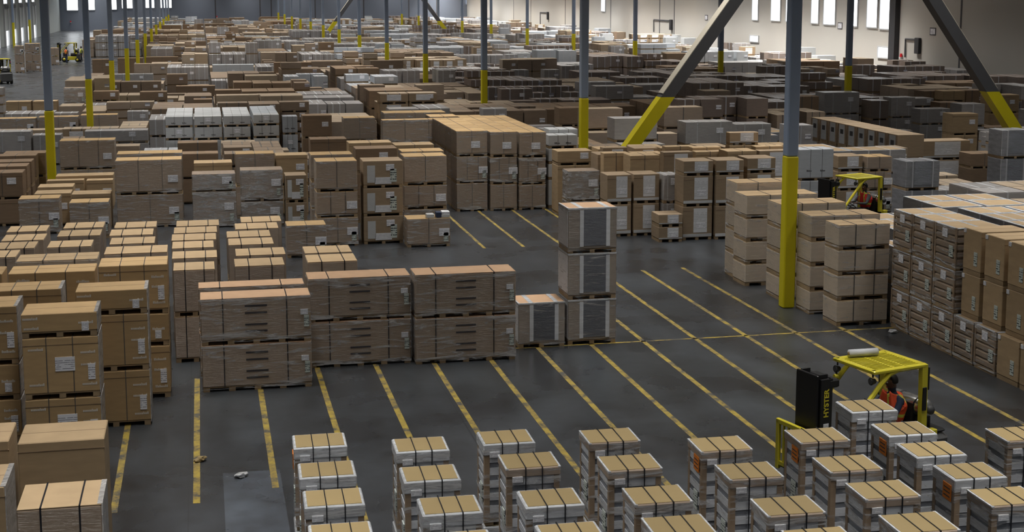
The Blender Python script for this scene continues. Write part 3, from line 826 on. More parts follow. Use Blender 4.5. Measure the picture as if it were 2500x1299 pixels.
st('M13', 'fw', 1386, 1478, [418, 492, 548], 'b', 0.85, 'of the film-wrapped stack hidden low by the white-flanked tower', 0, g)
st('N1', 'np', 1482, 1544, [427, 500, 579], 'b', 0.9, 'of the first white-panelled stack past the tower', 0, g)
st('N2', 'np', 1546, 1615, [425, 497, 576], 'b', 0.9, 'of the second white-panelled stack past the tower', 0, g)
st('N3', 'bg', 1617, 1662, [427, 497, 576], 'b', 0.85, 'of the narrow grey stack between two white-panelled stacks', 0, g)
st('N4', 'np', 1665, 1744, [393, 430, 505, 587], 'b', 0.9, 'of the tallest white-panelled stack, next to the four-high brown loads', 0, g)
st('N5', 'np', 1747, 1818, [391, 428, 503, 585], 'b', 0.9, 'of the white-panelled stack half behind the four-high brown loads', 0, g)
st('N6', 'np', 1823, 1896, [386, 423, 500, 580], 'b', 0.9, 'of the white-panelled stack showing only its top past the loads', 0, g)
st('NS', 'np', 1607, 1671, [524, 555, 592], 'b', 0.8, 'of the two small white cartons standing before the panelled stacks', 0, g)
for j, y in enumerate((381, 374, 367, 360.5)):
    for ci, (a, b) in enumerate(((1462, 1534), (1538, 1612), (1616, 1690), (1694, 1768), (1772, 1846), (1850, 1922))):
        if j == 0 and ci > 2: continue
        st('O%d%d' % (ci, j), 'tan' if (ci + j) % 3 else 'np', a + 3 * j, b + 3 * j, [y - (ci * 1.2)], 2.35 + 0.1 * ((ci + j) % 2), 0.95, 'in the %s row behind the white-panelled stacks, %s along' % (ORD[j], ORD[ci]), 2, 'tan-topped cartons behind the panelled stacks', 1.2)
g = 'plain brown four-high loads by the tall yellow foot'
st('R0', 'red', 1797, 1958, [446, 505, 564, 621, 680], 'b', 0.85, 'of the rearmost plain four-high load by the yellow foot', 0, g)
st('R1', 'red', 1821, 1999, [477, 534, 590, 645, 699], 'b', 0.95, 'of the second-rearmost plain four-high load by the yellow foot', 0, g)
st('R2', 'red', 1904, 2069, [498, 558, 617, 676, 733], 'b', 0.9, 'of the plain four-high load half behind the yellow foot', 0, g)
st('R3', 'red', 1980, 2152, [527, 589, 650, 710, 768], 'b', 0.86, 'of the plain four-high load just right of the yellow foot', 0, g)
st('R4', 'red', 2047, 2176, [549, 611, 673, 734, 797], 'b', 0.8, 'of the plain four-high load at the cross line on the floor', 0, g)
g = 'cartons near the driver in the red vest'
st('Q', 'wb', 1951, 2038, [365, 442, 530], 'b', 0.9, 'of the bluish white stack left of the far lift truck', 1, g)
st('Q2', 'np', 2045, 2112, [381, 419, 466, 520], 'b', 0.95, 'of the panelled stack behind the mast of the far lift truck', 0, g)
st('Q2b', 'bw', 2114, 2180, [383, 419, 466, 520], 'b', 0.95, 'of the wrapped stack behind the roof of the far lift truck', 0, g)
st('Q3', 'cg', 2212, 2297, [394, 466, 548], 'b', 1.0, 'of the clear-wrapped stack right of the far lift truck', 0, g)
g = 'larger stacks in the dim middle of the hall'
st('V1', 'bg', 1673, 1790, [298, 357, 440], 'b', 1.1, 'of the wide wrapped stack under the brace', 2, g)
st('V2', 'bg', 1796, 1884, [303, 358, 435], 'b', 1.1, 'of the stack right of the wide one under the brace', 2, g)
st('U3', 'bg', 2012, 2100, [226, 280, 340], 'b', 1.2, 'of the broad two-high stack between two posts in the dim area', 1, g)
st('U4', 'bg', 2175, 2236, [238, 288, 333], 'b', 1.0, 'of the white-strapped stack right of the broad dim stack', 1, g)
st('U5', 'bg', 2246, 2321, [266, 305, 350], 'b', 1.0, 'of the white-strapped stack next to the tan two-high stacks', 1, g)
st('U6', 'tan', 2302, 2357, [222, 249, 281, 325], 'b', 1.0, 'of the tan sheeted stack left of the slanting brace foot', 1, g)
st('U7', 'tan', 2325, 2390, [278, 330, 378], 'b', 1.0, 'of the plain tan stack under the slanting brace foot', 1, g)
st('U8', 'tan', 2415, 2490, [232, 277, 330], 'b', 1.0, 'of the tan stack right of the slanting brace', 1, g)
st('U9', 'np', 2230, 2370, [345, 392, 440], 'b', 1.0, 'of the many-panelled stack left of the slanting brace foot', 0, g)
st('U10', 'brd', 2370, 2440, [375, 412, 450], 'b', 1.0, 'of the dark plain stack at the slanting brace foot', 0, g)
st('U11', 'cg', 2445, 2520, [318, 388, 478], 'b', 1.0, 'of the clear-wrapped stack at the hall\'s right edge', 0, g)
g = 'white cartons of the pale block'
for ci, (a, b, y) in enumerate(((402, 471, 285), (473, 542, 284), (545, 612, 283), (617, 682, 280))):
    st('WB%d0' % ci, 'wh', a, b, [y, y + 27, y + 58, 412], 'b', 0.95, 'in the front row of the pale block, %s file' % ORD[ci], ci % 2, g)
    for j in (1, 2, 3, 4):
        S.append(dict(id='WB%d%d' % (ci, j), kind='wh' if ci < 3 else 'wb', follow='WB%d0' % ci, dy=1.02 * j, desc='in the %s row back of the pale block, %s file' % (ORD[j], ORD[ci]), var=1, group=g))
g = 'brown cartons around the pale block'
st('B4', 'wb', 688, 727, [284, 329, 380], 'b', 0.9, 'of the narrow white stack right of the pale block', 1, g)
st('B3', 'brd', 737, 811, [282, 338, 392], 'b', 1.0, 'of the pale-edged stack right of the narrow white stack', 1, g)
st('B2', 'bw', 838, 918, [288, 345, 400], 'b', 1.0, 'of the square-fronted stack left of the big strapped box', 1, g)
st('B1', 'bw', 932, 1096, [293, 352, 470], 'b', 1.2, 'of the big strapped box stack beside the big block', 2, g)
st('B0', 'bw', 937, 1090, [276], 2.9, 1.2, 'of the stack behind the big strapped box', 2, g)
g = 'brown cartons along the wide aisle'
st('b1', 'tan', 13, 76, [248, 300], 'b', 1.0, 'with a white label strip, cut by the first aisle post', 1, g)
st('b1b', 'tan', 79, 140, [247, 298], 'b', 1.0, 'single right behind the first aisle post', 1, g)
st('b2', 'bw', -10, 88, [290, 330], 'b', 1.0, 'low and long at the hall edge before the aisle mouth', 0, g)
st('b3', 'bw', 92, 191, [286, 325], 'b', 1.0, 'low and long beside the first aisle post', 0, g)
st('b3b', 'bw', 195, 287, [281, 322], 'b', 1.0, 'low and long, right neighbour of the one beside the first aisle post', 2, g)
st('b4', 'bg', 309, 362, [272, 318], 'b', 1.0, 'with dark openings left of the pale block', 0, g)
st('b5', 'fw', 154, 207, [215, 255, 290], 'b', 1.0, 'of the grey film stack between the first two aisle posts', 0, g)
st('b6', 'brd', 226, 290, [223, 247, 285], 'b', 1.0, 'of the sheeted stack right of the second aisle post', 1, g)
st('b7', 'brd', 340, 408, [224, 248, 282], 'b', 1.0, 'of the sheeted stack directly left above the pale block', 1, g)
st('b8', 'brd', 429, 526, [210, 240], 'b', 1.0, 'with two sheets behind the pale block', 1, g)
st('b9', 'brd', 224, 275, [145, 185], 'b', 1.2, 'of the long dark row, left of the third aisle post', 1, g)
st('b9b', 'brd', 286, 350, [142, 182], 'b', 1.2, 'of the long dark row, right of the third aisle post', 1, g)
st('b9c', 'brd', 356, 435, [139, 179], 'b', 1.2, 'of the long dark row, its far right end', 1, g)
st('b10', 'bg', 277, 374, [181, 215], 'b', 1.0, 'with pale straps between the third and second aisle posts', 1, g)
st('b12', 'wb', 518, 620, [158, 200], 'b', 1.0, 'pale and long in the brown crowd beyond the pale block', 1, g)
st('b14', 'bg', -20, 76, [322, 378], 1.6, 1.0, 'with broad white bands at the hall edge', 1, g)
st('b14b', 'bg', 78, 150, [330], 1.4, 1.0, 'with a white band beside the first aisle post', 1, g)
st('b15', 'bg', 205, 362, [320, 352, 395], 'b', 1.0, 'of the white-banded long stack left of the pale block', 1, g)
st('b16', 'bw', 143, 281, [344, 415, 470], 'b', 1.0, 'of the large plain stack right of the first aisle post', 0, g)
st('bt1', 'tan', 133, 277, [431], 1.2, 0.8, 'low flat-topped before the large plain stack', 2, g, 1.2)
st('bt2', 'tan', 112, 206, [441], 1.1, 0.8, 'low flat-topped, left of a pair before the large plain stack', 2, g, 1.1)
st('bt3', 'tan', 209, 277, [440], 1.1, 0.8, 'low flat-topped, right of a pair before the large plain stack', 2, g, 1.1)
g = 'cartons standing out in the wide aisle'
st('c1', 'bw', 34, 56, [112, 134, 156, 178], 'b', 1.0, 'of the slim aisle stack by the edge-cut yellow truck', 1, g)
st('c2', 'bw', 59, 96, [106, 130, 152, 175], 'b', 1.0, 'of the broader aisle stack left of the first aisle post', 1, g)
st('c3', 'bw', 123, 142, [117, 138, 159], 'b', 1.0, 'of the aisle stack beside the parked truck with walkers', 1, g)
for j, (a, b, y) in enumerate(((-50, 56, 423), (-34, 67, 407), (-26, 78, 396), (-15, 89, 381), (5, 111, 375))):
    st('b0%d' % j, 'brd', a, b, [y], 1.85, 0.95, 'of the %s stack in the file beside the first aisle post' % ORD[j], 0, g, 0.93)

LOOK = dict(brp='brown printed', kw='long brown', wt='grey-fronted', fw='glossy film-wrapped', sl='tan-topped strapped', bw='brown wrapped', bg='grey-brown wrapped', tan='plain tan', brd='dark brown', lab='white-banded', wh='white', wb='bluish white',
            cg='clear-wrapped grey', np='white-panelled', pl='white emblem-panelled', red='plain brown', rb='ribbed brown', dk='dark wrapped')
def level_words(n, i):
    if n == 1: return ''
    if n > 5: return ('top' if i == n - 1 else 'lower') + ' '
    return {2: ('bottom', 'top'), 3: ('bottom', 'middle', 'top'), 4: ('bottom', 'second', 'third', 'top')}.get(n, ('bottom', 'second', 'third', 'fourth', 'top'))[i] + ' '

PLACED = []      # footprints x0, x1, y0, y1, height, id
BY = {}
for s in S:
    if 'follow' in s: continue
    if s['base'] == 'b':
        p = G(s['xl'] + 1, s['ys'][-1]); X, Y = p.x, p.y
        zs = [z_at(X, Y, y) for y in s['ys'][:-1]]
        # measure the left corner again at the top edge, where it was read
        X = G(s['xl'], s['ys'][0], zs[0]).x if abs(G(s['xl'], s['ys'][0], zs[0]).x - X) < 0.3 else X
    else:
        p = G(s['xl'], s['ys'][0], s['base']); X, Y = p.x, p.y
        zs = [s['base']] + [z_at(X, Y, y) for y in s['ys'][1:]]
        while zs[-1] > s['n'] * 1.3:
            k = max(1, round(zs[-1] / s['n'])); zs.append(zs[-1] * (k - 1) / k)
    X2 = x_at(X, Y, zs[0], s['xr'])
    s.update(x0=X, x1=X2, y0=Y, y1=Y + s['d'], zs=zs)
    BY[s['id']] = s
for s in S:
    if 'follow' in s:
        f = BY[s['follow']]
        s.update(x0=f['x0'], x1=f['x1'], y0=f['y0'] + s['dy'], y1=f['y0'] + s['dy'] + f['d'], zs=list(f['zs']))
# neighbours must not run into each other: shorten the nearer one, else trim sideways
GAP = 0.03
S.sort(key=lambda s: s['y0'])
for _ in range(3):
    for i, a in enumerate(S):
        for b in S[i + 1:]:
            if b['y0'] > a['y1'] + GAP: continue
            ox = min(a['x1'], b['x1']) - max(a['x0'], b['x0']) + GAP
            oy = min(a['y1'], b['y1']) - b['y0'] + GAP
            if ox <= 0 or oy <= 0: continue
            if ox < 0.3 and ox < oy:
                if a['x0'] < b['x0']: c = (a['x1'] + b['x0']) / 2; a['x1'], b['x0'] = c - GAP / 2, c + GAP / 2
                else: c = (b['x1'] + a['x0']) / 2; b['x1'], a['x0'] = c - GAP / 2, c + GAP / 2
            elif b['y0'] - GAP - a['y0'] > 0.42:
                a['y1'] = b['y0'] - GAP
            else:
                sh = a['y0'] + 0.45 + GAP - b['y0']; a['y1'] = a['y0'] + 0.45; b['y0'] += sh; b['y1'] += sh
UNITS = []
for k, s in enumerate(S):
    PLACED.append((s['x0'], s['x1'], s['y0'], s['y1'], s['zs'][0], s['id']))
    zs = sorted(s['zs']); n = len(zs); zb = 0.0
    for i, zt in enumerate(zs):
        if zt - zb < 0.16: continue
        short = zt - zb < 0.7
        lab = '%s%s carton %s' % (level_words(n, i), LOOK[s['kind']], s['desc'])
        kind = s['kind']
        unit(kind, (s['x0'] + s['x1']) / 2 + RND.uniform(-.005, .005), (s['y0'] + s['y1']) / 2, zb, s['x1'] - s['x0'] - 0.035, s['y1'] - s['y0'] - 0.015, zt - zb, lab, 'carton', s.get('group'), s['var'] + i if kind != 'brp' else s['var'], short=short, film=s['id'] in ('A', 'B', 'L2', 'E', 'D', 'L3'))
        zb = zt

for lv in range(3):
    unit('cg', 16.65, 23.75, 0.955 * lv, 1.15, 0.95, 0.955, level_words(3, lv) + 'clear-wrapped grey load of the stack at the view\'s edge, ending the flank-on row', 'carton', 'clear-wrapped loads at the edge', lv)
PLACED.append((16.0, 17.3, 23.2, 24.3, 2.9, 'R6'))
# a row of white cartons with dark emblems, flank to the view, in the dim middle of the hall
pa, pb = G(2170, 330, 2.1), G(2000, 285, 2.1)
PLX = (pa.x + pb.x) / 2; PLN = 9; pd = (pb.y - pa.y) / PLN
for i in range(PLN):
    y0 = pa.y + pd * i
    for lv in (0, 1):
        unit('pl', PLX + 0.6, y0 + pd / 2, lv * 1.05, 1.2, min(pd - 0.06, 1.5), 1.05, level_words(2, lv) + 'white emblem-panelled carton, %s from the camera end of the dim flank-on row' % ORD[i], 'carton', 'emblem-panelled cartons in a row', lv)
    PLACED.append((PLX, PLX + 1.2, y0, y0 + pd, 2.1, 'PL'))
# a small panelled carton left lying on top of the tan-topped rows
for z_ in (2.45, 2.35):
    p_ = G(1817, 356, z_)
    hit = [s for s in S if s['x0'] <= p_.x <= s['x1'] and s['y0'] - 0.3 <= p_.y <= s['y1'] and abs(s['zs'][0] - z_) < 0.02]
    if hit:
        s = hit[0]
        unit('np', (s['x0'] + s['x1']) / 2, (s['y0'] + s['y1']) / 2, z_, s['x1'] - s['x0'] - 0.06, s['y1'] - s['y0'] - 0.06, 0.47, 'small white-panelled carton lying on top of the tan-topped rows', 'carton', None, 0)
        print('SMALL OK'); break
# the row that turns its flank to the open floor, right of the yellow foot, and the block behind it
g = 'three-high row with its flank to the open floor'
ys_ = [30.75, 29.82, 28.8, 27.82, 26.95, 26.05, 25.2, 24.35]
for i in range(7):
    y1, y0 = ys_[i] - 0.02, ys_[i + 1] + 0.02
    for lv in range(3):
        brown = i == 5 or i == 6 or (lv > 0 and i >= 3)
        zb = 0.955 * lv; h = 0.955
        if brown and lv == 2: h = 1.0
        w = 1.15
        lab = '%s%s carton in the %s stack from the far end of the flank-on row' % (level_words(3, lv), 'tan sheeted' if brown else 'ribbed brown', ORD[i])
        unit('tan' if brown else 'rb', 16.0 + w / 2 + (0.12 if brown and lv > 0 else 0), (y0 + y1) / 2, zb, w, (y1 - y0) if not (brown and lv > 0) else (y1 - y0) - 0.1, h, lab, 'carton', g, 100)
        PLACED.append((16.0, 16.0 + w + 0.15, y0, y1, 2.9, 'R5'))
# ------------------------------------------------------------------ short film-wrapped loads with tan lids (bottom of the view)
def tower_mesh(w, d, h, white):
    key = ('tower', w, d, h, white)
    if key in CACHE: return CACHE[key]
    hw, hd = w / 2, d / 2
    zt = h - (0.155 if white else 0.115)
    body = MB(); n = 5; pit = (zt - PH) / n
    for i in range(n):
        a = PH + pit * i
        body.box(-hw + 0.012, hw - 0.012, -hd + 0.012, hd - 0.012, a, a + pit * 0.42, 'band_dark')
        body.box(-hw + 0.004, hw - 0.004, -hd + 0.004, hd - 0.004, a + pit * 0.42, a + pit, 'band_light')
    posts = []
    for sx in (-1, 1):
        for sy in (-1, 1):
            p = MB(); x, y = sx * hw, sy * hd
            p.box(*sorted((x, x - sx * 0.07)), *sorted((y, y - sy * 0.012)), PH * 0.5, zt, 'corner_board')
            p.box(*sorted((x, x - sx * 0.012)), *sorted((y - sy * 0.012, y - sy * 0.07)), PH * 0.5, zt, 'corner_board')
            posts.append(p.mesh('corner_post'))
    lid = MB(); o = 0.012
    lid.box(-hw - o, hw + o, -hd - o, hd + o, zt, h - 0.006, 'film_white' if white else 'lid_side', 0.012)
    board = MB(); e = 0.022 if white else 0.008
    board.box(-hw + e, hw - e, -hd + e, hd - e, h - 0.008, h, 'lid_tan')
    rim = None
    if not white:
        rim = []
        for a in ((-hw - o - 0.003, -hw + 0.02, -hd - o, hd + o), (hw - 0.02, hw + o + 0.003, -hd - o, hd + o)):
            rm = MB(); rm.box(*a, h - 0.02, h - 0.003, 'film_white'); rim.append(rm.mesh('film_edge'))
    CACHE[key] = (body.mesh('banded_body'), posts, lid.mesh('lid'), board.mesh('top_board'), rim)
    return CACHE[key]
def tower_unit(x, y, z, w, d, h, white, orange, label, top):
    r = thing('wrapped_load', (x, y, z), math.radians(-1.5), label, 'pallet load', 'film-wrapped loads with tan lids')
    b, ps, l, t, rim = tower_mesh(w, d, h, white)
    link('banded_body', b, r)
    for p in ps: link('corner_post', p, r)
    lo = link('lid', l, r); link('top_board', t, lo)
    for rm in rim or (): link('film_edge', rm, lo)
    k = ('tfilm', w, d, h)
    if k not in CACHE:
        mb = MB(); e = 0.014
        v = [(-w / 2 - e, d / 2, .05), (-w / 2 - e, -d / 2 - e, .05), (w / 2 + e, -d / 2 - e, .05), (w / 2 + e, d / 2, .05)]; v += [(a, c, h - 0.02) for a, c, _ in v]
        mb.add(v, [(0, 1, 5, 4), (1, 2, 6, 5), (2, 3, 7, 6)], 'film'); CACHE[k] = mb.mesh('stretch_film')
    link('stretch_film', CACHE[k], r)
    link('pallet', pallet_mesh(w, d), r)
    for u in (0.355, 0.67): link('strap', strap_mesh(w + 0.03, d + 0.03, h, -w / 2 + u * w, 'strap_black', 0.012), r)
    link('shipping_label', sheet_mesh(w, d + 0.028, h, 0.2, 0.86, 0.13, 0.07, 'label'), r)
    link('shipping_label', sheet_mesh(w, d, h, 0.62, 0.30, 0.15, 0.24, 'label_green', 'L'), r)
    if orange:
        k = ('orange', w, d, h)
        if k not in CACHE:
            mb = MB(); mb.box(-w / 2 - 0.022, -w / 2 - 0.012, -d / 2 + 0.06, -d / 2 + 0.26, h - 0.30, h - 0.10, 'orange_sheet')
            for i in range(3): mb.box(-w / 2 - 0.024, -w / 2 - 0.021, -d / 2 + 0.085, -d / 2 + 0.235, h - 0.26 + i * 0.05, h - 0.245 + i * 0.05, 'mark_dark')
            CACHE[k] = mb.mesh('orange_sheet')
        o = link('orange_sheet', CACHE[k], r); o['label'] = 'orange warning sheet'
FILES = [   # front left corners of the lids, file by file, from the far end
    ([(720.5, 1096), (735, 1169), (748, 1240.7), (762, 1330)], 'w', (0,)),
    ([(971, 1106), (990.7, 1179), (1036, 1260), (1060, 1352)], 'w', ()),
    ([(1184, 1087), (1239, 1147), (1288, 1241), (1335, 1330)], 'wbww', ()),
    ([(1442, 1084), (1489, 1152), (1554.5, 1234), (1605, 1312)], 'b', ()),
    ([(1715.6, 1105), (1785.5, 1173), (1879, 1262), (1960, 1345)], 'b', (0,)),
    ([(1958, 1083), (2031, 1154.5), (2117, 1221), (2205, 1305)], 'bbbb', (0,)),
    ([(2083, 1008), (2174.5, 1066), (2242, 1118), (2335, 1173), (2425, 1238)], 'wwwwb', (1, 3)),
    ([(2463, 1079), (2570, 1140)], 'bw', ()),
]
TW, TD, THH = 0.66, 0.55, 1.1
for fi, (pts, lids, orange) in enumerate(FILES):
    for ri, (px, py) in enumerate(pts):
        c = G(px, py, 2 * THH)
        x, y = c.x + TW / 2, c.y + TD / 2
        wl = lids[ri % len(lids)] == 'w'
        for lv in (0, 1):
            look = 'white-rimmed' if wl else 'brown-rimmed'
            lab = '%s %s short load, %s from the far end, %s file from the left' % (('lower', 'upper')[lv], look, ORD[ri], ORD[fi])
            if lv and ri in orange: lab += ', orange sheet'
            tower_unit(x, y, lv * (THH + 0.009), TW, TD, THH, wl, lv == 1 and ri in orange, lab, lv)
        PLACED.append((x - TW / 2, x + TW / 2, y - TD / 2, y + TD / 2, 2.2, 'T'))

# ------------------------------------------------------------------ small things lying about
def on_unit(px, py, z): return G(px, py, z)
mt = BY['M10']; zt10 = mt['zs'][0]
def parcel(px, py, w, d, h, mat, label, name='parcel', z=zt10):
    p = G(px, py, z)
    y = min(max(p.y, mt['y0'] + d / 2 + 0.05), mt['y1'] - d / 2 - 0.05)
    mb = MB(); mb.box(-w / 2, w / 2, -d / 2, d / 2, 0, h, mat, 0.01); mb.box(-w / 2, w / 2, -0.012, 0.012, h - 0.004, h + 0.001, 'strap_grey')
    o = link(name, mb.mesh(name), None, (p.x, y, z)); tag(o, label, 'parcel', 'parcels on the single carton')
    return o
parcel(1050, 531, 0.24, 0.3, 0.12, 'white', 'small white parcel, leftmost of those lying on the single aisle-edge carton')
parcel(1071, 531, 0.16, 0.3, 0.17, 'navy', 'dark blue parcel between the white ones on the single aisle-edge carton')
a_ = parcel(1090, 533, 0.27, 0.3, 0.10, 'white', 'lower of two white parcels stacked on the corner of the aisle-edge carton')
b_ = parcel(1090, 533, 0.25, 0.28, 0.09, 'label', 'upper of two white parcels stacked on the corner of the aisle-edge carton'); b_.location = (a_.location.x + 0.01, a_.location.y, zt10 + 0.10)
for px, py, lab in ((489, 1126, 'crumpled scrap of wrap lying on the second floor line from the left'), (2180, 812, 'crumpled film scrap at the foot of the flank-on row'), (590, 1165, 'torn paper scrap on the bare floor between two floor lines')):
    p = G(px, py); bm = bmesh.new(); bmesh.ops.create_icosphere(bm, subdivisions=2, radius=0.11)
    rr = random.Random(px)
    for v in bm.verts: v.co *= rr.uniform(0.6, 1.25); v.co.z = max(0.0, v.co.z * 0.45 + 0.035)
    me = bpy.data.meshes.new('plastic_scrap'); bm.to_mesh(me); bm.free(); me.materials.append(MATS['film_scrap'] if px != 489 else MATS['lid_tan'])
    tag(link('plastic_scrap', me, None, (p.x, p.y, 0)), lab, 'scrap')

# ------------------------------------------------------------------ people
def skin_mesh(name, verts, edges, radii, root=0, sub=1):
    me = bpy.data.meshes.new(name); me.from_pydata(verts, edges, []); me.update()
    o = bpy.data.objects.new(name, me); COL.objects.link(o)
    md = o.modifiers.new('skin', 'SKIN'); md.use_smooth_shade = True
    for i, r in enumerate(radii):
        sv = me.skin_vertices[0].data[i]
        sv.radius = r if isinstance(r, tuple) else (r, r); sv.use_root = (i == root)
    s2 = o.modifiers.new('sub', 'SUBSURF'); s2.levels = s2.render_levels = sub
    dg = bpy.context.evaluated_depsgraph_get(); dg.update()
    out = bpy.data.meshes.new_from_object(o.evaluated_get(dg), depsgraph=dg)
    bpy.data.objects.remove(o); bpy.data.meshes.remove(me)
    out.name = name
    return out
def person_meshes(J, vest, sleeve, leg):
    """J: joint positions (dict). Returns body, hair, vest, eyes meshes in the same space."""
    V, E, Rr = [], [], []
    def p(co, r, par=None):
        V.append(tuple(co)); Rr.append(r)
        if par is not None: E.append((par, len(V) - 1))
        return len(V) - 1
    fw = Vector(J['fwd']).normalized()
    side = Vector((0, 0, 1)).cross(fw)
    pel = p(J['pelvis'], (0.145, 0.12)); wai = p(J['waist'], (0.135, 0.105), pel); ch = p(J['chest'], (0.165, 0.115), wai)
    nk = p(J['neck'], 0.055, ch); hb = p(J['jaw'], (0.066, 0.072), nk); hm = p(J['head'], (0.077, 0.095), hb); ht = p(J['crown'], (0.06, 0.07), hm)
    nose = p(Vector(J['head']) + fw * 0.112 + Vector((0, 0, -0.02)), 0.013, hm)
    for s in (-1, 1):
        p(Vector(J['head']) + side * (0.086 * s) + Vector((0, 0, -0.01)), 0.016, hm)
    for s, k in ((1, 'l'), (-1, 'r')):
        sh = p(J['shoulder_' + k], 0.066, ch); el = p(J['elbow_' + k], 0.047, sh); wr = p(J['wrist_' + k], 0.030, el)
        hd = (Vector(J['wrist_' + k]) - Vector(J['elbow_' + k])).normalized()
        palm = p(Vector(J['wrist_' + k]) + hd * 0.075, (0.038, 0.020), wr)
        across = hd.cross(Vector((0, 0, 1))); across = across.normalized() if across.length > 0.1 else side
        dn = across.cross(hd).normalized()
        if dn.z > 0: dn = -dn
        pc = Vector(V[palm])
        for fi, (off, ln) in enumerate(((-0.030, 0.062), (-0.010, 0.072), (0.010, 0.068), (0.029, 0.052))):
            a = p(pc + hd * 0.035 + across * off, 0.009, palm)
            b = p(pc + hd * (0.035 + ln * 0.5) + across * off + dn * 0.02, 0.0085, a)
            p(pc + hd * (0.035 + ln * 0.6) + across * off + dn * 0.052, 0.0075, b)
        t1 = p(pc - hd * 0.02 + across * (0.045 * (1 if s > 0 else -1)), 0.011, palm)
        p(pc + hd * 0.03 + across * (0.058 * (1 if s > 0 else -1)) + dn * 0.02, 0.009, t1)
        hp = p(J['hip_' + k], 0.088, pel); kn = p(J['knee_' + k], 0.062, hp); an = p(J['ankle_' + k], 0.043, kn); p(J['toe_' + k], (0.045, 0.03), an)
    me = skin_mesh('body', V, E, Rr, 0, 2)
    for mt_ in ('skin', sleeve, leg, 'boot'): me.materials.append(MATS[mt_])
    pts = {k: Vector(v) for k, v in J.items() if k != 'fwd'}
    def seg(c, a, b):
        d = b - a; t = max(0, min(1, (c - a).dot(d) / d.length_squared)); return (c - a - d * t).length
    for pl in me.polygons:
        c = pl.center
        best, bi = 9, 0
        for a, b, mi in (('waist', 'chest', 1), ('chest', 'neck', 1), ('pelvis', 'waist', 1), ('jaw', 'head', 0), ('head', 'crown', 0)):
            dd = seg(c, pts[a], pts[b]) - (0.10 if mi else 0.05)
            if dd < best: best, bi = dd, mi
        for k in 'lr':
            for a, b, mi, r_ in (('shoulder_', 'elbow_', 1, 0.05), ('elbow_', 'wrist_', 1, 0.03), ('hip_', 'knee_', 2, 0.07), ('knee_', 'ankle_', 2, 0.05), ('ankle_', 'toe_', 3, 0.04)):
                dd = seg(c, pts[a + k], pts[b + k]) - r_
                if dd < best: best, bi = dd, mi
            hv = (pts['wrist_' + k] - pts['elbow_' + k]).normalized()
            if (c - pts['wrist_' + k]).dot(hv) > 0 and (c - pts['wrist_' + k]).length < 0.24: best, bi = -1, 0
        pl.material_index = bi
    me.polygons.foreach_set('use_smooth', [True] * len(me.polygons))
    # hair: a close cap over the crown and back of the head
    hr = MB(); hc = Vector(J['head']) + Vector((0, 0, 0.03)) - fw * 0.012
    hr.ell(hc, (0.094, 0.094, 0.112), 'hair', 16, 10, -0.35)
    hair = hr.mesh('hair', True)
    for v in hair.vertices:                     # keep the brow clear
        d = Vector(v.co) - hc
        if d.dot(fw) > 0.03 and d.z < 0.045: v.co = v.co - fw * (d.dot(fw) - 0.03) + Vector((0, 0, 0.0))
    ey = []
    for s in (-1, 1):
        e = MB(); c = Vector(J['head']) + fw * 0.083 + side * (0.033 * s) + Vector((0, 0, 0.005)); e.ell(c, (0.013, 0.013, 0.011), 'eye', 8, 6); e.ell(c + fw * 0.008, (0.006, 0.006, 0.006), 'hair', 6, 4)
        ey.append(e.mesh('eye', True))
    mo = MB(); c = Vector(J['jaw']) + fw * 0.078 + Vector((0, 0, 0.012)); mo.ell(c, (0.012, 0.026, 0.007) if abs(fw.x) > 0.7 else (0.026, 0.012, 0.007), 'vest_red', 8, 5)
    # vest: an open-armed shell over the torso
    VV = [J['pelvis'], J['waist'], J['chest'], tuple(Vector(J['chest']).lerp(Vector(J['neck']), 0.45)), tuple(Vector(J['shoulder_l']).lerp(Vector(J['chest']), 0.12) + Vector((0, 0, 0.03))), tuple(Vector(J['shoulder_r']).lerp(Vector(J['chest']), 0.12) + Vector((0, 0, 0.03)))]
    vm = skin_mesh('safety_vest', VV, [(0, 1), (1, 2), (2, 3), (2, 4), (2, 5)], [(0.20, 0.18), (0.20, 0.17), (0.235, 0.19), (0.155, 0.15), 0.15, 0.15], 0, 3)
    vm.materials.append(MATS[vest]); vm.materials.append(MATS['reflective'])
    zc = Vector(J['waist']).z
    for pl in vm.polygons:
        d = pl.center - Vector(J['chest'])
        sd = abs(d.dot(side))
        if 0.085 < sd < 0.125 and pl.center.z > zc: pl.material_index = 1
        if abs(pl.center.z - zc - 0.01) < 0.024: pl.material_index = 1
    vm.polygons.foreach_set('use_smooth', [True] * len(vm.polygons))
    return me, hair, vm, ey, mo.mesh('mouth', True)
def person(name_loc, rz, J, vest, sleeve, leg, label, extra=None):
    key = ('person', vest, sleeve, leg, J['pelvis'])
    if key not in CACHE: CACHE[key] = person_meshes(J, vest, sleeve, leg)
    body, hair, vm, ey, mo = CACHE[key]
    b = link('person', body, None, name_loc); b.rotation_euler = (0, 0, rz)
    tag(b, label, 'person')
    link('hair', hair, b); link('safety_vest', vm, b)
    for e in ey: link('eye', e, b)
    link('mouth', mo, b)
    return b
def seated(turn=0.0):
    J = dict(fwd=(math.cos(turn), math.sin(turn), 0), pelvis=(-0.30, 0, 1.06), waist=(-0.325, 0, 1.24), chest=(-0.315, 0, 1.44), neck=(-0.29, 0, 1.60), jaw=(-0.27, 0, 1.67), head=(-0.265, 0, 1.765), crown=(-0.275, 0, 1.855))
    for s, k in ((1, 'l'), (-1, 'r')):
        J['shoulder_' + k] = (-0.30, 0.185 * s, 1.50); J['elbow_' + k] = (-0.10, 0.27 * s, 1.28); J['wrist_' + k] = (0.13, 0.15 * s, 1.30)
        J['hip_' + k] = (-0.24, 0.10 * s, 1.02); J['knee_' + k] = (0.20, 0.14 * s, 1.06); J['ankle_' + k] = (0.30, 0.14 * s, 0.69); J['toe_' + k] = (0.43, 0.15 * s, 0.645)
    return J
